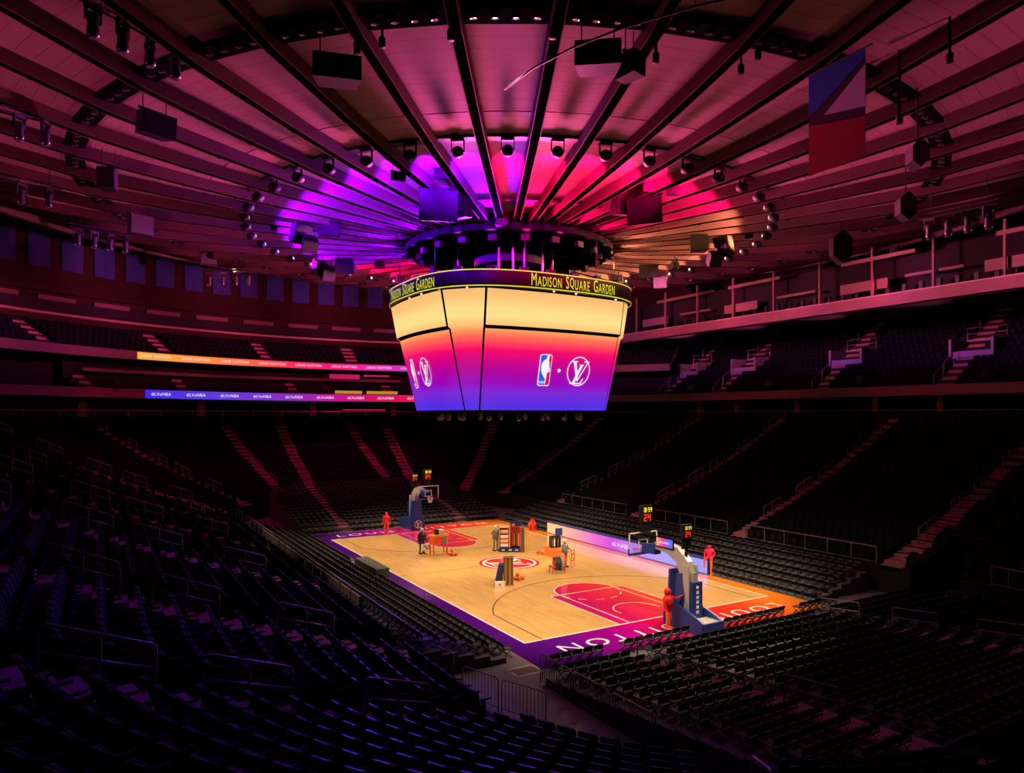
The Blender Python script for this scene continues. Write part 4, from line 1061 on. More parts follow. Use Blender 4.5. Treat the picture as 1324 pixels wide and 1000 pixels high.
# ------------------------------------------------------------------ mannequins
def skin(name, verts, edges, radii, m, parent, sub=1):
    me = bpy.data.meshes.new(name); me.from_pydata(verts, edges, []); me.update()
    o = bpy.data.objects.new(name, me); COL.objects.link(o)
    md = o.modifiers.new('s', 'SKIN'); md.use_smooth_shade = True; md.branch_smoothing = .3
    for v, r in zip(me.skin_vertices[0].data, radii): v.radius = (r, r) if not isinstance(r, tuple) else r
    me.skin_vertices[0].data[0].use_root = True
    sb = o.modifiers.new('u', 'SUBSURF'); sb.levels = sub; sb.render_levels = sub
    dg = bpy.context.evaluated_depsgraph_get(); m2 = bpy.data.meshes.new_from_object(o.evaluated_get(dg))
    bpy.data.objects.remove(o); bpy.data.meshes.remove(me)
    m2.materials.clear(); m2.materials.append(m); m2.shade_smooth()
    return link(name, m2, parent)
def body(t, m, J, head_m=None, face=(0,1)):
    """J: joints in metres; faces +y locally"""
    V = []; Ed = []; Rr = []
    def add(p, r, par=None):
        V.append(tuple(p)); Rr.append(r)
        if par is not None: Ed.append((par, len(V)-1))
        return len(V)-1
    pel = add(J['pelvis'], (.15,.12)); bel = add(J['belly'], (.145,.11), pel); ch = add(J['chest'], (.17,.125), bel); nb = add(J['neck'], .065, ch)
    hb = add(Vector(J['head'])-Vector((0,0,.09)), (.065,.075), nb); hm_ = add(Vector(J['head'])+Vector((0,.01,.0)), (.088,.105), hb); add(Vector(J['head'])+Vector((0,0,.09)), (.07,.085), hm_)
    for sd in ('l','r'):
        s = -1 if sd == 'l' else 1
        sh = add(J['sh'+sd], .075, ch); el = add(J['el'+sd], .052, sh); wr = add(J['wr'+sd], .036, el)
        d = (Vector(J['wr'+sd])-Vector(J['el'+sd])).normalized(); sidev = d.cross(Vector((0,1,0)))
        sidev = sidev.normalized() if sidev.length > .2 else Vector((1,0,0))
        pm_ = add(Vector(J['wr'+sd])+d*.07, (.04,.022), wr)
        for i, (off, ln2) in enumerate(((-.03,.075),(-.01,.09),(.012,.085),(.032,.065))):
            f1 = add(Vector(J['wr'+sd])+d*.115+sidev*off, .010, pm_); add(Vector(J['wr'+sd])+d*(.115+ln2*.6)+sidev*off+Vector((0,.015,0)), .009, f1)
        th = add(Vector(J['wr'+sd])+d*.06+sidev*.045+Vector((0,.025,0)), .011, wr); add(Vector(J['wr'+sd])+d*.1+sidev*.055+Vector((0,.04,0)), .009, th)
        hp_ = add(J['hp'+sd], .095, pel); kn = add(J['kn'+sd], .068, hp_); an = add(J['an'+sd], .045, kn)
        fd = Vector(J.get('toe'+sd, (0,1,0))); add(Vector(J['an'+sd])+fd*.19-Vector((0,0,.045)), (.045,.028), an)
    o = skin('body', V, Ed, Rr, m, t)
    h = Vector(J['head'])
    fc = MB(); fc.add([h+Vector((-.018,.10,-.03)), h+Vector((.018,.10,-.03)), h+Vector((0,.10,.03)), h+Vector((0,.135,-.025))], [(0,1,3),(1,2,3),(2,0,3)])
    for x in (-.036,.036): fc.lathe([(.004,-.014),(.014,0),(.004,.014)], 6, Matrix.Translation(h+Vector((x,.098,.012))))
    fc.box(-.028,.028,.09,.112,-.068,-.056, Matrix.Translation(h))
    for x in (-.095,.095): fc.box(x-.012,x+.012,-.02,.025,-.03,.035, Matrix.Translation(h))
    fc.build('face', head_m or m, t)
    return o
def stand_J(arm='down', lean=0):
    J = dict(pelvis=(0,0,.96), belly=(0,.01,1.14), chest=(0,0,1.34), neck=(0,.0,1.51), head=(0,.02,1.66))
    for sd, s in (('l',-1),('r',1)):
        J['sh'+sd] = (s*.19,0,1.42); J['el'+sd] = (s*.25,-.03,1.14); J['wr'+sd] = (s*.27,.06,.90)
        J['hp'+sd] = (s*.10,0,.90); J['kn'+sd] = (s*.115,.03,.50); J['an'+sd] = (s*.125,-.02,.09)
    return J
M_st1 = ramp_mat('statue_gradient', 2, 0, 1.75, [(0,c(240,120,20)),(.35,c(245,85,25)),(.5,c(245,50,40)),(.75,c(235,15,60)),(1,c(230,5,85))], rough=.6)
M_st2 = ramp_mat('statue_red_gradient', 2, 0, 1.75, [(0,c(240,125,20)),(.42,c(240,95,20)),(.52,c(215,25,20)),(.85,c(200,15,25)),(1,c(190,10,45))], rough=.6)
M_st3 = ramp_mat('statue_seated_gradient', 2, 0, 1.35, [(0,c(245,105,25)),(.5,c(245,80,30)),(.62,c(235,25,70)),(1,c(232,10,100))], rough=.6)
M_st4 = ramp_mat('statue_crouch_gradient', 2, 0, 1.1, [(0,c(250,90,30)),(.5,c(245,60,35)),(.7,c(235,15,60)),(1,c(225,5,80))], rough=.6)
# tall one by the far baseline
t = thing('mannequin', 'orange to pink painted standing mannequin near the far baseline lettering', 'mannequin', (-2.94,14.83,.04), PI*.75); t.scale = (1.15,1.15,1); J = stand_J(); body(t, M_st1, J)
# hooded standing one leaning a hand on the hoop
t = thing('mannequin', 'red hooded mannequin in orange trousers resting a hand on the blue padded hoop', 'mannequin', (-1.05,-16.0,.04), PI+.5); t.scale = (1.3,1.25,1.04)
J = stand_J(); J['ell'] = (-.33,.18,1.28); J['wrl'] = (-.40,.38,1.42); body(t, M_st2, J)
MB().lathe([(.19,0),(.21,.25),(.22,.42),(.17,.52),(.08,.56)], 12, Matrix.Translation((0,-.0,.92)) @ Matrix.Diagonal((1.1,.8,1,1))).build('jacket', M_st2, t, smooth=True)
MB().lathe([(.10,-.16),(.125,-.05),(.12,.06),(.07,.125)], 12, Matrix.Translation((0,-.02,1.66))).build('hood', M_st2, t, smooth=True)
# seated on the end of the courtside screen
t = thing('mannequin', 'pink and orange mannequin sitting on the end of the courtside screen', 'mannequin', (8.75,-9.15,.0), 2.1); t.scale = (1.15,1.1,1)
J = dict(pelvis=(0,0,1.10), belly=(0,.0,1.27), chest=(0,.02,1.46), neck=(0,.02,1.62), head=(0,.05,1.76))
for sd, s in (('l',-1),('r',1)):
    J['sh'+sd] = (s*.19,.02,1.54); J['el'+sd] = (s*.26,-.02,1.28); J['wr'+sd] = (s*.2,.2,1.14)
    J['hp'+sd] = (s*.1,.02,1.08); J['kn'+sd] = (s*.16,.42,1.0); J['an'+sd] = (s*.17,.46,.55)
J['anl'] = (-.14,.30,.09); J['knl'] = (-.15,.28,.62)
M_st3b = ramp_mat('statue_perched_gradient', 2, 0, 1.85, [(0,c(245,115,25)),(.5,c(245,80,30)),(.62,c(235,25,70)),(1,c(232,10,100))], rough=.6)
body(t, M_st3b, J)
# crouched figure on the far sideline
t = thing('mannequin', 'pink and orange mannequin crouching with raised knees on the far sideline', 'mannequin', (8.35,10.4,.04), PI*.75)
J = dict(pelvis=(0,-.15,.18), belly=(0,-.16,.36), chest=(0,-.08,.58), neck=(0,.0,.76), head=(0,.06,.9))
for sd, s in (('l',-1),('r',1)):
    J['sh'+sd] = (s*.2,-.04,.66); J['el'+sd] = (s*.3,.16,.5); J['wr'+sd] = (s*.14,.40,.45)
    J['hp'+sd] = (s*.11,-.12,.17); J['kn'+sd] = (s*.2,.28,.5); J['an'+sd] = (s*.15,.40,.09)
body(t, M_st4, J); MB().lathe([(.34,0),(.36,.25),(.30,.5),(.2,.72),(.14,.8)], 12, Matrix.Translation((0,-.1,.04))).build('draped_coat', M_st4, t, smooth=True)
M_suit = mat('black_suit', (.012,.011,.013,1), .7); M_gsuit = grain(mat('grey_suit', (.16,.15,.15,1), .8), (.10,.10,.10,1), (.22,.20,.20,1), 25); M_head = mat('silver_head', (.7,.68,.66,1), .4)
def dressed(loc, rz, label, m, J):
    t = thing('mannequin', label, 'mannequin', loc, rz); t.scale = (1.12,1.12,1.02); body(t, m, J, M_head)
    h = Vector(J['head']); MB().lathe([(.06,-.13),(.095,-.06),(.105,.02),(.09,.09),(.04,.125)], 12, Matrix.Translation(h+Vector((0,.0,.0)))).build('silver_head', M_head, t, smooth=True)
    MB().prism([(-.06,-.12),(.06,-.12),(.0,-.4)][::-1], 'y', .12, .14, Matrix.Translation((0,J['chest'][1],J['neck'][2]+.05))).build('shirt_front', M_white, t)
    MB().lathe([(.22,0),(.21,.3),(.2,.55),(.1,.66)], 12, Matrix.Translation((0,0,.84)) @ Matrix.Diagonal((1,.72,1,1))).build('jacket', m, t, smooth=True)
    for sd in 'lr': MB().box(-.055,.055,-.07,.2,-.09,.0, Matrix.Translation(J['an'+sd])).build('shoe', M_suit, t)
    return t
J = stand_J(); J['wrr'] = (.28,.05,.86)
dressed((-3.75,5.7,.04), PI+.1, 'mannequin in a black suit with silver head holding a white case', M_suit, J)
t = thing('white_case', 'white carry case with a dark chevron held by the black-suited mannequin', 'case', (-3.62,5.38,.33), .15); t.scale = (.68,.8,.75)
MB().box(-.42,.42,-.12,.12,0,.55).build('body', M_white, t); MB().prism([(-.3,.5),(.05,.28),(.32,.06),(.2,.06),(.0,.22),(-.3,.4)], 'y', -.128, -.121).build('chevron', M_matte, t); MB().tube([(-.1,0,.55),(-.08,0,.62),(.08,0,.62),(.1,0,.55)], .02, 6).build('handle', M_brown, t)
J = stand_J(); J['elr'] = (.3,.0,1.18); J['wrr'] = (.18,.2,1.2)
dressed((1.25,4.05,.04), PI-.1, 'mannequin in a grey suit with silver head beside the open wardrobe trunk', M_gsuit, J)
J = stand_J()
for sd, s in (('l',-1),('r',1)): J['el'+sd] = (s*.27,.05,1.16); J['wr'+sd] = (s*.2,.3,1.08)
t = dressed((2.35,-2.95,.04), PI+.3, 'mannequin in a grey top and orange trousers pushing a red trolley frame', M_gsuit, J)
for s in (-1, 1): MB().lathe([(.07,.1),(.095,.5),(.12,.92)], 10, Matrix.Translation((s*.11,0,0))).build('trouser_leg', M_or, t, smooth=True)

# ------------------------------------------------------------------ display trunks and furniture on court
# desk trunk
t = thing('trunk_desk', 'orange lacquered trunk desk with drawers on slim red legs', 'desk', (-2.72,5.15,.04), .15); t.scale = (.84,.9,.95)
bx = MB().box(-.72,.72,-.3,.3,.72,1.28).build('cabinet', M_or, t); MB().box(-.8,.8,-.36,.36,1.28,1.42).build('desk_top', mat('amber_leather', c(240,140,35), .5), t)
for x in (-.52,-.17): 
    for z in (.78,1.02): d = MB().box(x-.16,x+.16,-.34,-.3,z,z+.21).build('drawer', mat('drawer_red', c(235,75,35), .5), t); MB().box(x-.05,x+.05,-.37,-.34,z+.08,z+.12).build('handle', M_gold, d)
MB().box(.1,.58,-.36,-.3,.76,1.26).build('grey_panel', mat('canvas_grey', (.2,.2,.2,1), .7), t)
for x in (-.66,.66):
    for y in (-.25,.25): MB().box(x-.035,x+.035,y-.035,y+.035,0,.72).build('leg', mat('leg_red', c(225,50,40), .5), t)
for x, w_, h_, m, nm, lb in ((-.2,.2,.36,M_suit,'radio_case','small dark case standing on the orange trunk desk'),(.18,.38,.34,M_white,'white_suitcase','small white suitcase standing on the orange trunk desk')):
    o = thing(nm, lb, 'case', t.location+Vector((x*.84,0,1.349)), .15); MB().box(-w_/2,w_/2,-.15,.15,0,h_).build('body', m, o); MB().box(-w_/2-.01,w_/2+.01,-.16,.16,h_*.5,h_*.56).build('band', M_gold, o)
def ball(p, r=.12, lab='orange basketball on the court floor', grp=None):
    t = thing('basketball', lab, 'ball', p, random.random()*6, grp); me = bpy.data.meshes.get('ball_skin')
    if not me:
        prof = [(r*math.sin(PI*i/10)+.001, r-r*math.cos(PI*i/10)) for i in range(11)]; me = MB().lathe(prof, 16).mesh('ball_skin', M_ball, True)
    link('skin', me, t)
    ms_ = bpy.data.meshes.get('ball_seam') or MB().tube([(r*1.0*math.cos(2*PI*i/20), r*1.0*math.sin(2*PI*i/20), r) for i in range(20)], .006, 4, closed=True).tube([(r*math.cos(2*PI*i/20), 0, r+r*math.sin(2*PI*i/20)) for i in range(20)], .006, 4, closed=True).mesh('ball_seam', M_matte)
    link('seam', ms_, t)
def pile(x, y, lab):
    for dx, dy, dz in ((0,0,0),(.245,0,0),(.12,-.215,0),(.12,-.07,.2),(.37,-.2,0)): ball((x+dx,y+dy,.04+dz), lab=lab, grp=lab)
pile(-2.3,4.15,'orange basketball in the pile beside the orange trunk desk'); pile(-2.1,-4.3,'orange basketball in the pile beside the tall striped trunk')
for x, y in ((3.2,1.5),(3.35,1.25),(3.55,-.75),(3.8,-.95)): ball((x,y,.04), lab='orange basketball lying beside the orange plinth', grp='balls beside the plinth')
# wardrobe trunk, standing open
t = thing('wardrobe_trunk', 'tall open wardrobe trunk with shelves, red trim and navy base', 'trunk', (2.05,3.35,.04), -1.0+.45)
M_nv = mat('navy_leather', c(20,30,95), .5); M_tr = mat('red_trim', c(170,45,35), .5)
MB().box(-.8,-.76,-.25,.25,.0,1.75).box(-.1,-.06,-.25,.25,0,1.75).box(-.8,-.06,.2,.25,0,1.75).box(-.8,-.06,-.25,.25,1.7,1.75).build('shelf_side', mat('trunk_cream', c(215,175,130), .6), t)
for z in (.32,.62,.92,1.28): MB().box(-.76,-.1,-.25,.2,z,z+.04).build('shelf', M_tr, t)
for z, m in ((.36,M_white),(.66,mat('box_peach', c(230,180,140), .6)),(.96,M_white),(1.32,mat('box_peach', c(230,180,140)))): MB().box(-.7,-.16,-.2,.15,z,z+.22).build('drawer', m, t)
MB().box(-.02,.02,-.3,.25,0,1.7).box(.66,.72,-.3,.25,0,1.7).box(0,.7,.2,.25,0,1.7).build('hanging_side', M_tr, t)
for i in range(6): MB().box(.06+.1*i,.12+.1*i,-.2,.15,.42,1.35-.05*(i % 3)).build('garment', [M_brown,M_tr,M_gold,M_suit,M_tr,mat('box_peach', c(230,180,140))][i], t)
MB().box(-.8,.72,-.3,.25,.0,.28).build('base_drawers', M_nv, t)
for x in (-.5,0,.45): MB().box(x-.1,x+.1,-.32,-.3,.1,.17).build('base_handle', M_white, t)
MB().box(.74,1.0,-.35,.2,0,1.72).build('open_lid', M_brown, t); MB().box(0,.75,.0,.05,1.75,2.15).build('raised_panel', M_nv, t)
ball(t.location+Vector((.2,-.1,1.72)), lab='orange basketball resting on top of the wardrobe trunk')
# tall striped trunk
t = thing('striped_trunk', 'tall striped brown trunk standing ajar with brass trim', 'trunk', (-3.0,-5.0,.04), -.5)
for i, (x0, x1, m) in enumerate(((-.28,-.2,M_brown),(-.2,-.1,M_gold),(-.1,.05,M_brown),(.05,.14,M_gold),(.14,.28,M_brown))): MB().box(x0,x1,-.32,.3,.0,1.5).build('stave', m, t)
MB().box(-.3,.3,-.34,.32,1.5,1.56).build('cap', M_brown, t); MB().box(.0,.32,-.36,.35,.0,.05).build('foot', M_gold, t)
t = thing('blue_trunk_half', 'dark blue half of a trunk leaning beside the striped trunk', 'trunk', (-3.55,-4.85,.04), -.5)
MB().prism([(-.25,0),(.12,0),(.22,1.2),(.02,1.22)], 'y', -.28, .28).build('shell', M_nv, t); MB().prism([(.12,0),(.2,0),(.3,1.2),(.22,1.2)], 'y', -.3, .3).build('edge', M_suit, t)
t = thing('white_box', 'small pale case on the floor in front of the striped trunk', 'case', (-3.75,-5.35,.04), -.5); MB().box(-.28,.28,-.15,.15,0,.3).build('body', mat('pale_case', c(225,200,190), .5), t); MB().box(-.05,.05,-.17,-.15,.12,.2).build('clasp', M_suit, t)
# orange plinth with small open trunk
t = thing('plinth', 'long orange display plinth under the small open trunk', 'plinth', (3.75,.2,.04), 0); MB().box(-.3,.3,-.95,.85,0,.6).build('block', M_or, t); MB().box(-.31,.31,-.96,.86,.6,.63).build('top', mat('plinth_top', c(245,110,45), .5), t)
t = thing('bottle_trunk', 'small dark open trunk with gold contents and a blue lid on the orange plinth', 'trunk', (3.75,.2,.67), -.3)
MB().box(-.35,-.3,-.25,.25,0,.75).box(.3,.35,-.25,.25,0,.75).box(-.35,.35,.2,.25,0,.75).box(-.35,.35,-.25,.25,0,.06).build('shell', M_suit, t)
for x in (-.2,-.05,.1,.22): MB().lathe([(.05,.06),(.05,.45),(.02,.55),(.02,.65)], 8, Matrix.Translation((x,-.05,0))).build('bottle', [M_gold,M_white,M_gold,M_suit][int((x+.2)*10) % 4], t)
MB().box(.1,.6,.2,.25,.75,1.25).build('blue_lid', M_pad, t)
# round trunk with wheel-like lid
t = thing('round_trunk', 'round grey drum trunk with red interior lying on its side on slim legs', 'trunk', (1.2,-4.0,.04), -.3)
RX = Matrix.Translation((.15,0,.55)) @ Matrix.Rotation(PI/2, 4, 'Y')
MB().lathe([(.05,-.08),(.45,-.08),(.45,.08),(.05,.08)], 24, RX).build('lid', mat('canvas_grey', (.2,.2,.2,1)), t); MB().lathe([(.40,-.45),(.42,-.1)], 24, RX).build('drum', M_suit, t); MB().box(-.32,-.3,-.3,.3,.3,.75).build('lining', M_tr, t)
for x, y in ((-.5,-.3),(-.5,.3),(.3,-.3),(.3,.3)): MB().box(x-.025,x+.025,y-.025,y+.025,0,.4).build('leg', M_tr, t)
MB().box(-.55,.35,-.33,.33,.36,.42).build('tray', M_tr, t)
t = thing('red_trolley', 'slim red tube trolley frame beside the grey and orange dressed mannequin', 'trolley', (2.6,-3.55,.04), .6)
for x in (-.25,.25): MB().tube([(x,0,.05),(x+.1,.1,.5),(x,0,.8),(x,.05,1.2)], .025, 6).build('side_frame', M_tr, t)
for z in (.5,.9): MB().box(-.25,.25,-.02,.06,z,z+.04).build('crossbar', M_tr, t)

# ------------------------------------------------------------------ rigging under the ceiling
M_spk = grain(mat('speaker_cloth', (.006,.006,.008,1), .5, spec=.3), (.005,.005,.006,1), (.008,.008,.01,1), 60)
def face_cam(p): d = CAMP.xy-p.xy; return math.atan2(d.y, d.x)+PI/2
def speaker(u, v, d, w_, h_, label, yaw=0, tilt=0, group=None, dep=.8):
    p = atd(u, v, d); t = thing('loudspeaker', label, 'loudspeaker', p, face_cam(p)+yaw, group)
    M = Matrix.Rotation(tilt, 4, 'X')
    MB().prism([(-w_/2,-dep/2),(w_/2,-dep/2),(w_/2*.8,dep/2),(-w_/2*.8,dep/2)], 'z', -h_/2, h_/2, M).build('cabinet', M_black, t)
    MB().box(-w_/2*.94,w_/2*.94,-dep/2-.03,-dep/2,-h_/2*.92,h_/2*.92, M).build('grille', M_spk, t)
    top = cz(math.hypot(p.x, p.y))-p.z
    if top > h_/2:
        MB().box(-w_/2,w_/2,-.05,.05,h_/2+.02,h_/2+.1, M).build('bracket', M_black, t)
        for x in (-w_*.35, w_*.35): MB().tube([(x,0,h_/2),(x,0,max(top, h_/2+.2))], .02, 5).build('hanger', M_black, t)
    return t
speaker(436,92,23,1.55,.8,'wide black loudspeaker hanging alone below the outer trough, on the blue side')
speaker(773,75,22,1.45,.78,'wide black loudspeaker hanging alone below the outer trough, on the red side'); speaker(814,86,22.6,.6,.75,'small loudspeaker turned sideways next to the wide one on the red side',.9)
speaker(200,162,27,1.3,.85,'loudspeaker with a bright metal bracket hanging near the dark edge of the ceiling',.5,.15); speaker(140,232,32.6,.75,.95,'tall narrow loudspeaker hanging by the curve of outer troughs',-.3)
speaker(180,292,41,1.3,1.1,'loudspeaker hanging above the navy banners',.4); speaker(268,334,54,1.2,1.0,'loudspeaker hanging over the end of the navy banner row',.3)
GA = 'inner loudspeaker clusters'
for u, v, d, w_, h_, yw, tl, lb in ((566,266,34.5,1.9,1.5,.1,.25,'large loudspeaker glowing blue in the near blue cluster'),(594,266,35.5,1.1,1.3,-.7,.2,'side loudspeaker of the near blue cluster'),
    (835,272,35.7,1.8,1.35,-.2,.25,'large loudspeaker of the near red cluster'),(803,268,36.5,1.0,.8,.6,.2,'side loudspeaker of the near red cluster'),
    (427,297,41,1.3,.9,-.2,.1,'wide loudspeaker of the purple-lit cluster'),(388,301,41.5,1.1,1.2,.5,.5,'square tilted loudspeaker of the purple-lit cluster'),(400,316,41.3,.9,.8,.2,.7,'lowest loudspeaker of the purple-lit cluster'),
    (446,345,49,1.3,1.0,-.1,.1,'wide loudspeaker beside the far blue line array'),(412,347,49.5,.9,1.0,.5,.5,'stepped loudspeaker hanging low by the far blue lamps'),(424,354,49.4,.9,.8,.3,.6,'lower stepped loudspeaker by the far blue lamps'),
    (903,315,43.7,1.1,1.0,.2,.0,'square loudspeaker of the amber-lit cluster'),(937,318,43.9,1.0,1.3,-.5,.4,'tilted loudspeaker of the amber-lit cluster'),(923,335,43.8,.8,.8,.4,.6,'lowest loudspeaker of the amber-lit cluster'),
    (838,352,51.7,1.4,.9,.1,.1,'dark loudspeaker just above the lettered scoreboard belt end'),(855,366,51.5,1.0,.8,-.2,.1,'blue-lit loudspeaker just above the lettered scoreboard belt end')):
    speaker(u, v, d, w_, h_, lb, yw, tl, GA)
for u, v, d, w_, h_, lb in ((514,229,32,.7,.35,'small flat box hanging beside the near blue cluster'),(572,226,33,.9,.4,'small flat box above the near blue cluster'),(870,248,35,.7,.35,'small flat box beside the near red cluster'),(840,243,35,.75,.45,'small flat box above the near red cluster'),(968,304,44,.5,.5,'small box at the end of the amber-lit cluster frame'),(366,282,41,.8,.4,'small flat box above the purple-lit cluster'),(353,293,41.5,.4,.45,'smallest box hanging by the purple-lit cluster')):
    speaker(u, v, d, w_, h_, lb, .2, .2, None, .4)
# hexagonal loudspeakers of the right side
for u, v, d, w_, lb in ((1186,201,27,.78,'dark hexagonal loudspeaker hanging below the striped flag'),(1171,268,35,1.0,'dark hexagonal loudspeaker above the row of moving lights'),(1087,320,44,1.5,'dark hexagonal loudspeaker cluster above the hanging bridge')):
    p = atd(u, v, d); t = thing('hexagonal_loudspeaker', lb, 'loudspeaker', p, face_cam(p)+.4)
    hx = [(w_*.5*math.cos(PI/6+PI/3*i)*.9, w_*.72*math.sin(PI/6+PI/3*i)) for i in range(6)]
    MB().prism(hx, 'y', -.35, .35).build('cabinet', M_black, t); MB().prism([(x*.85,z*.85) for x, z in hx], 'y', -.38, -.352).build('grille', M_spk, t)
    MB().tube([(0,0,w_*.6),(0,0,max(w_*.8, cz(math.hypot(p.x,p.y))-p.z))], .03, 6).build('hanger', M_black, t)
# trusses with moving-head lights
mh = MB().lathe([(.07,-.62),(.17,-.6),(.19,-.45),(.15,-.2),(.19,0),(.17,.12),(.08,.16)], 12).mesh('head', mat('lamp_housing', (.015,.015,.02,1), .25, spec=.7), True)
myk = MB().box(-.25,-.2,-.06,.06,-.12,.3).box(.2,.25,-.06,.06,-.12,.3).box(-.25,.25,-.1,.1,.28,.4).mesh('yoke', M_black)
def truss(a, bp, n, label, hl):
    a, bp = atd(*a), atd(*bp); d = bp-a; L_ = d.length; rz = math.atan2(d.y, d.x); pt = math.atan2(d.z, math.hypot(d.x,d.y))
    t = thing('lighting_truss', label, 'truss', a, rz); M = Matrix.Rotation(-pt, 4, 'Y')
    for y, z in ((-.14,0),(.14,0),(0,.25)): MB().tube([M @ Vector((0,y,z)), M @ Vector((L_,y,z))], .035, 6).build('chord', M_black, t)
    k = int(L_/.5); lc = MB()
    for i in range(k):
        x0, x1 = L_*i/k, L_*(i+1)/k
        lc.tube([M @ Vector((x0,-.14,0)), M @ Vector(((x0+x1)/2,0,.25)), M @ Vector((x1,.14,0))], .015, 4); lc.tube([M @ Vector((x0,.14,0)), M @ Vector((x1,-.14,0))], .015, 4)
    lc.build('lacing', M_black, t)
    for x in (.15, .85): MB().tube([M @ Vector((L_*x,0,.25)), M @ Vector((L_*x,0,.25))+Vector((0,0,1.3))], .02, 5).build('hanger', M_black, t)
    for i in range(n):
        q = a+d*((i+.5)/n)-Vector((0,0,.42)); m_ = thing('moving_head_light', hl, 'stage light', q, rz+.3*i, hl)
        link('head', mh, m_); link('yoke', myk, m_); MB().lathe([(.12,-.64),(.12,-.62)], 10).build('lens', mat('lens_glass', (.3,.3,.4,1), .05, metal=.7), m_)
truss((100,-6,21),(242,72,24.5),4,'black lighting truss running out to the dark edge of the ceiling','bottle-shaped moving light on the truss near the dark edge of the ceiling')
truss((-30,137,27),(75,160,29.5),3,'black lighting truss above the loudspeaker by the outer trough curve','moving light on the truss above the tall narrow loudspeaker')
truss((-30,228,34),(80,246,37),3,'black lighting truss above the start of the navy banner row','moving light on the truss above the start of the navy banners')
truss((90,294,42),(172,308,44.5),4,'black lighting truss hanging in front of the navy banners','moving light on the truss in front of the navy banners')
truss((262,352,54),(330,352,56),4,'short black truss at the far end of the navy banners','moving light on the short truss at the end of the banners')
truss((1190,285,34.5),(1292,264,31.5),4,'grey-black lighting truss above the hanging bridge','moving light on the truss above the hanging bridge')
# small single fixtures clipped on the ribs
sf = MB().lathe([(.05,-.3),(.11,-.28),(.12,0),(.05,.08)], 10).mesh('can', M_black); sk = MB().box(-.04,.04,-.04,.04,0,.45).mesh('clamp', M_black)
for u, v, d in ((494,50,22.5),(155+400*0,60,25),(715,38,21.5),(848,70,22.5),(958,85,24),(980,66,24),(1163,150,24.5),(1228,70,23),(462,58,22.3),(583,40,21.5)):
    p = atd(u, v, d); t = thing('spot_can', 'small black can light clipped to a ceiling rib', 'spotlight', p, random.random()*6, 'can lights clipped to ribs'); link('can', sf, t); 
    h = max(.3, cz(math.hypot(p.x,p.y))+.02-p.z); MB().box(-.04,.04,-.04,.04,0,h).build('clamp', M_black, t)
# striped flag
P = [atd(1046,104,25.4), atd(1119,66,23.4), atd(1119,206,23.4), atd(1046,228,25.4)]
o = P[0]; fx = (P[1]-P[0]); fx.z = 0; W_ = fx.length; rz = math.atan2(fx.y, fx.x); Hf = 3.65
t = thing('hanging_flag', 'hanging banner with blue, red and white fields and dark diagonal bands', 'banner', (P[0].x, P[0].y, P[3].z), rz)
zt = 3.62
def fl(pts, m, nm, y=0):
    b = MB(); b.poly([(x*W_, y-.012, z*zt) for x, z in pts]); b.poly([(x*W_, y+.012, z*zt) for x, z in pts][::-1]); return b.build(nm, m, t)
M_fb = grain(mat('flag_blue', (.01,.09,.45,1), .8), (.0,.12,.6,1), (.0,.15,.7,1), 2); M_fr = grain(mat('flag_red', (.4,.01,.02,1), .8), (.34,.006,.015,1), (.45,.012,.025,1), 2)
M_fw = grain(mat('flag_white', (.75,.6,.8,1), .8), (.62,.62,.85,1), (.7,.7,.92,1), 2); M_fd = mat('flag_dark', (.03,.005,.035,1), .8)
MB().box(0,W_,-.006,.006,0,zt).build('cloth', M_fd, t)
fl([(0,.62),(1,.90),(1,1),(0,1)][0:0] or [(0,.60),(.12,.62),(1,.915),(1,1),(0,1)], M_fb, 'blue_field', 0); fl([(0,0),(1,0),(1,.37),(0,.52)][0:0] or [(0,0),(1,0),(1,.37),(.0,.50)], M_fr, 'red_field', 0); fl([(.28,.545),(1,.46),(1,.85)], M_fw, 'white_triangle', 0)
MB().tube([(-.1,0,zt+.02),(W_+.25,0,zt+.02)], .03, 6).build('hanging_pole', M_black, t)
# thin curved cable hanging across two bays
pts = [atd(u, v, 11.0*903.7/(537.4-v)) for u, v in ((652,116),(690,88),(740,62),(800,38),(860,20),(900,8),(960,-6))]
t = thing('curved_cable', 'thin black curved pole slung across the ceiling bays', 'cable', pts[0]); MB().tube([p-pts[0] for p in pts], .035, 6).build('pole', M_black, t)
MB().tube([pts[5]-pts[0], pts[5]-pts[0]+Vector((-.4,0,1.2))], .012, 4).build('stay_wire', M_black, t)

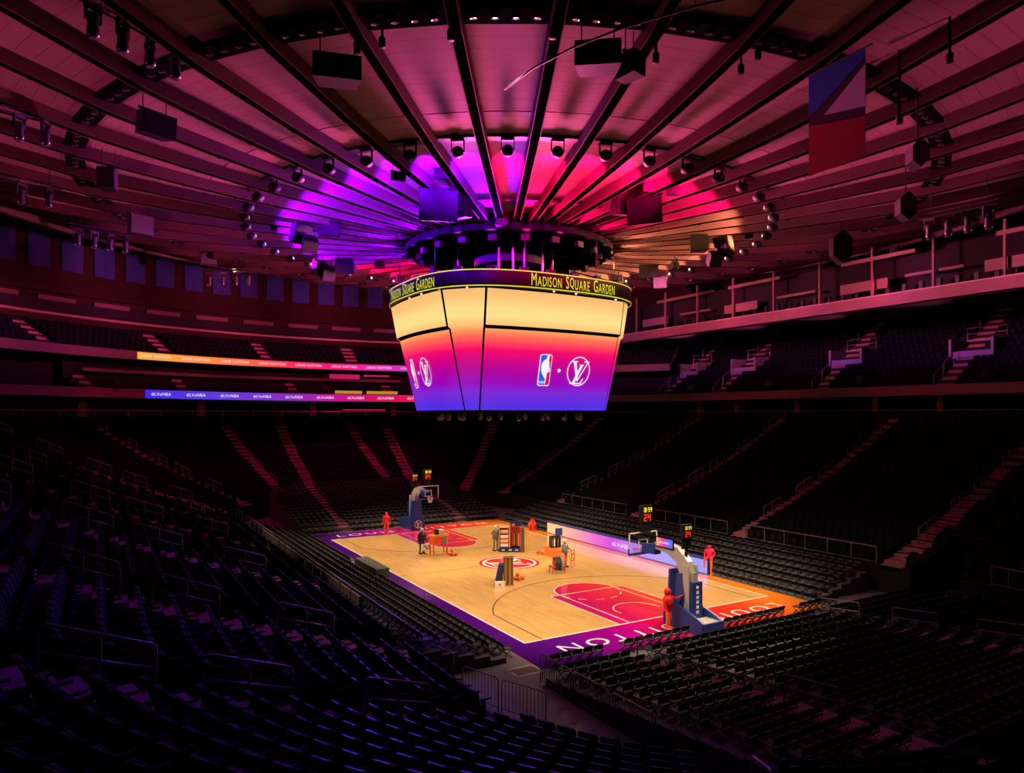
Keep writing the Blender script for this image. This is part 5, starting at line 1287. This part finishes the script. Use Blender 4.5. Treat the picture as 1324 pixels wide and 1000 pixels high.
# ------------------------------------------------------------------ wash lamps and added fill lamps that tint terraces and ceiling
def wash(p, q, col, wt, ang, label, group):
    t = thing('wash_light', label, 'stage light', p, math.atan2(q[1]-p[1], q[0]-p[0])); t['group'] = group
    MB().box(-.25,.2,-.3,.3,-.2,.2).build('housing', M_black, t); MB().box(-.05,.05,-.36,.36,-.1,.45).build('bracket', M_black, t)
    up = cz(math.hypot(p[0],p[1]))-.02-p[2]
    if p[2] > 18 and math.hypot(p[0],p[1]) < 40: MB().tube([(0,0,.4),(0,0,max(up,.5))], .03, 6).build('hanger', M_black, t)
    d = (Vector(q)-Vector(p)).normalized(); light('wash_lamp', 'SPOT', Vector(p)+d*.5, q, col, wt, t, size=.3, angle=ang, blend=.8)
WG = 'wash lights along the ceiling rim'
RM = (1,.02,.22)
for p, q, wt, ang in (((30,-8,22.5),(24,-6,4),9000,85),((30,14,22.5),(24,14,5),9000,85),((4,33,22.5),(2,36,5),9000,80),((-20,26,22.5),(-18,30,5),4000,80)):
    wash(p, q, RM, wt, ang, 'wash light throwing deep red on the terraces from the ceiling rim', WG)
for p, q, wt, ang in (((-6,8,20.4),(-22,-20,4),13000,50),((-4,-6,20.4),(-20,-30,4),8000,46)):  # added lamps standing in for violet spill from the ring spotlights
    wash(p, q, (.12,.02,1), wt, ang, 'added fill light throwing violet on the corner terrace from beside the hub', WG)
for p, q in (((24,24,23),(38,16,15)),((24,8,22.6),(38,2,15)),((24,-10,22.6),(38,-10,15))): wash(p, q, (.25,.06,1), 900, 45, 'wash light throwing violet on the steep balcony', WG)
for th, z in ((-70,15),(-45,15),(-20,15),(45,15),(75,15)):  # added red fill that lifts the balcony fronts
    p = pol(12, math.radians(th), 20.2); q = pol(40, math.radians(th), z); wash(tuple(p), tuple(q), (1,.03,.16), 3600, 50, 'added fill light throwing red on the balcony fronts from under the ceiling', WG)
# dim fill lamps added to brighten the folding chair rows
for p, q in (((-4,-30,22.0),(-2,-24,0)),((8,-29,22.0),(8,-24,0))): wash(p, q, (.6,.32,.75), 900, 60, 'added dim mauve fill light over the floor stands', WG)
# added magenta fill lamps at balcony and rim height, tinting the outer ceiling
for th in (-96,-80,-64,-48,-32,-16,0,16,32,48,64,80,96,118,140,-118,-140):
    a = math.radians(th); R = 39.7 if abs(th) < 30 or th < 0 else 33.8/max(.84, math.sin(YAW+a)) if th < 100 else 41.5
    if abs(th) > 100: R = 41.5
    p = pol(R, a, 12.75 if abs(th) < 100 else 10.6); q = pol(23.5, a, 22.6)
    wash(tuple(p), tuple(q), (1,.12,.38), 4200 if 40 < th < 100 else 8000, 42, 'added magenta fill lamp aimed at the ceiling', 'added magenta fill lamps')
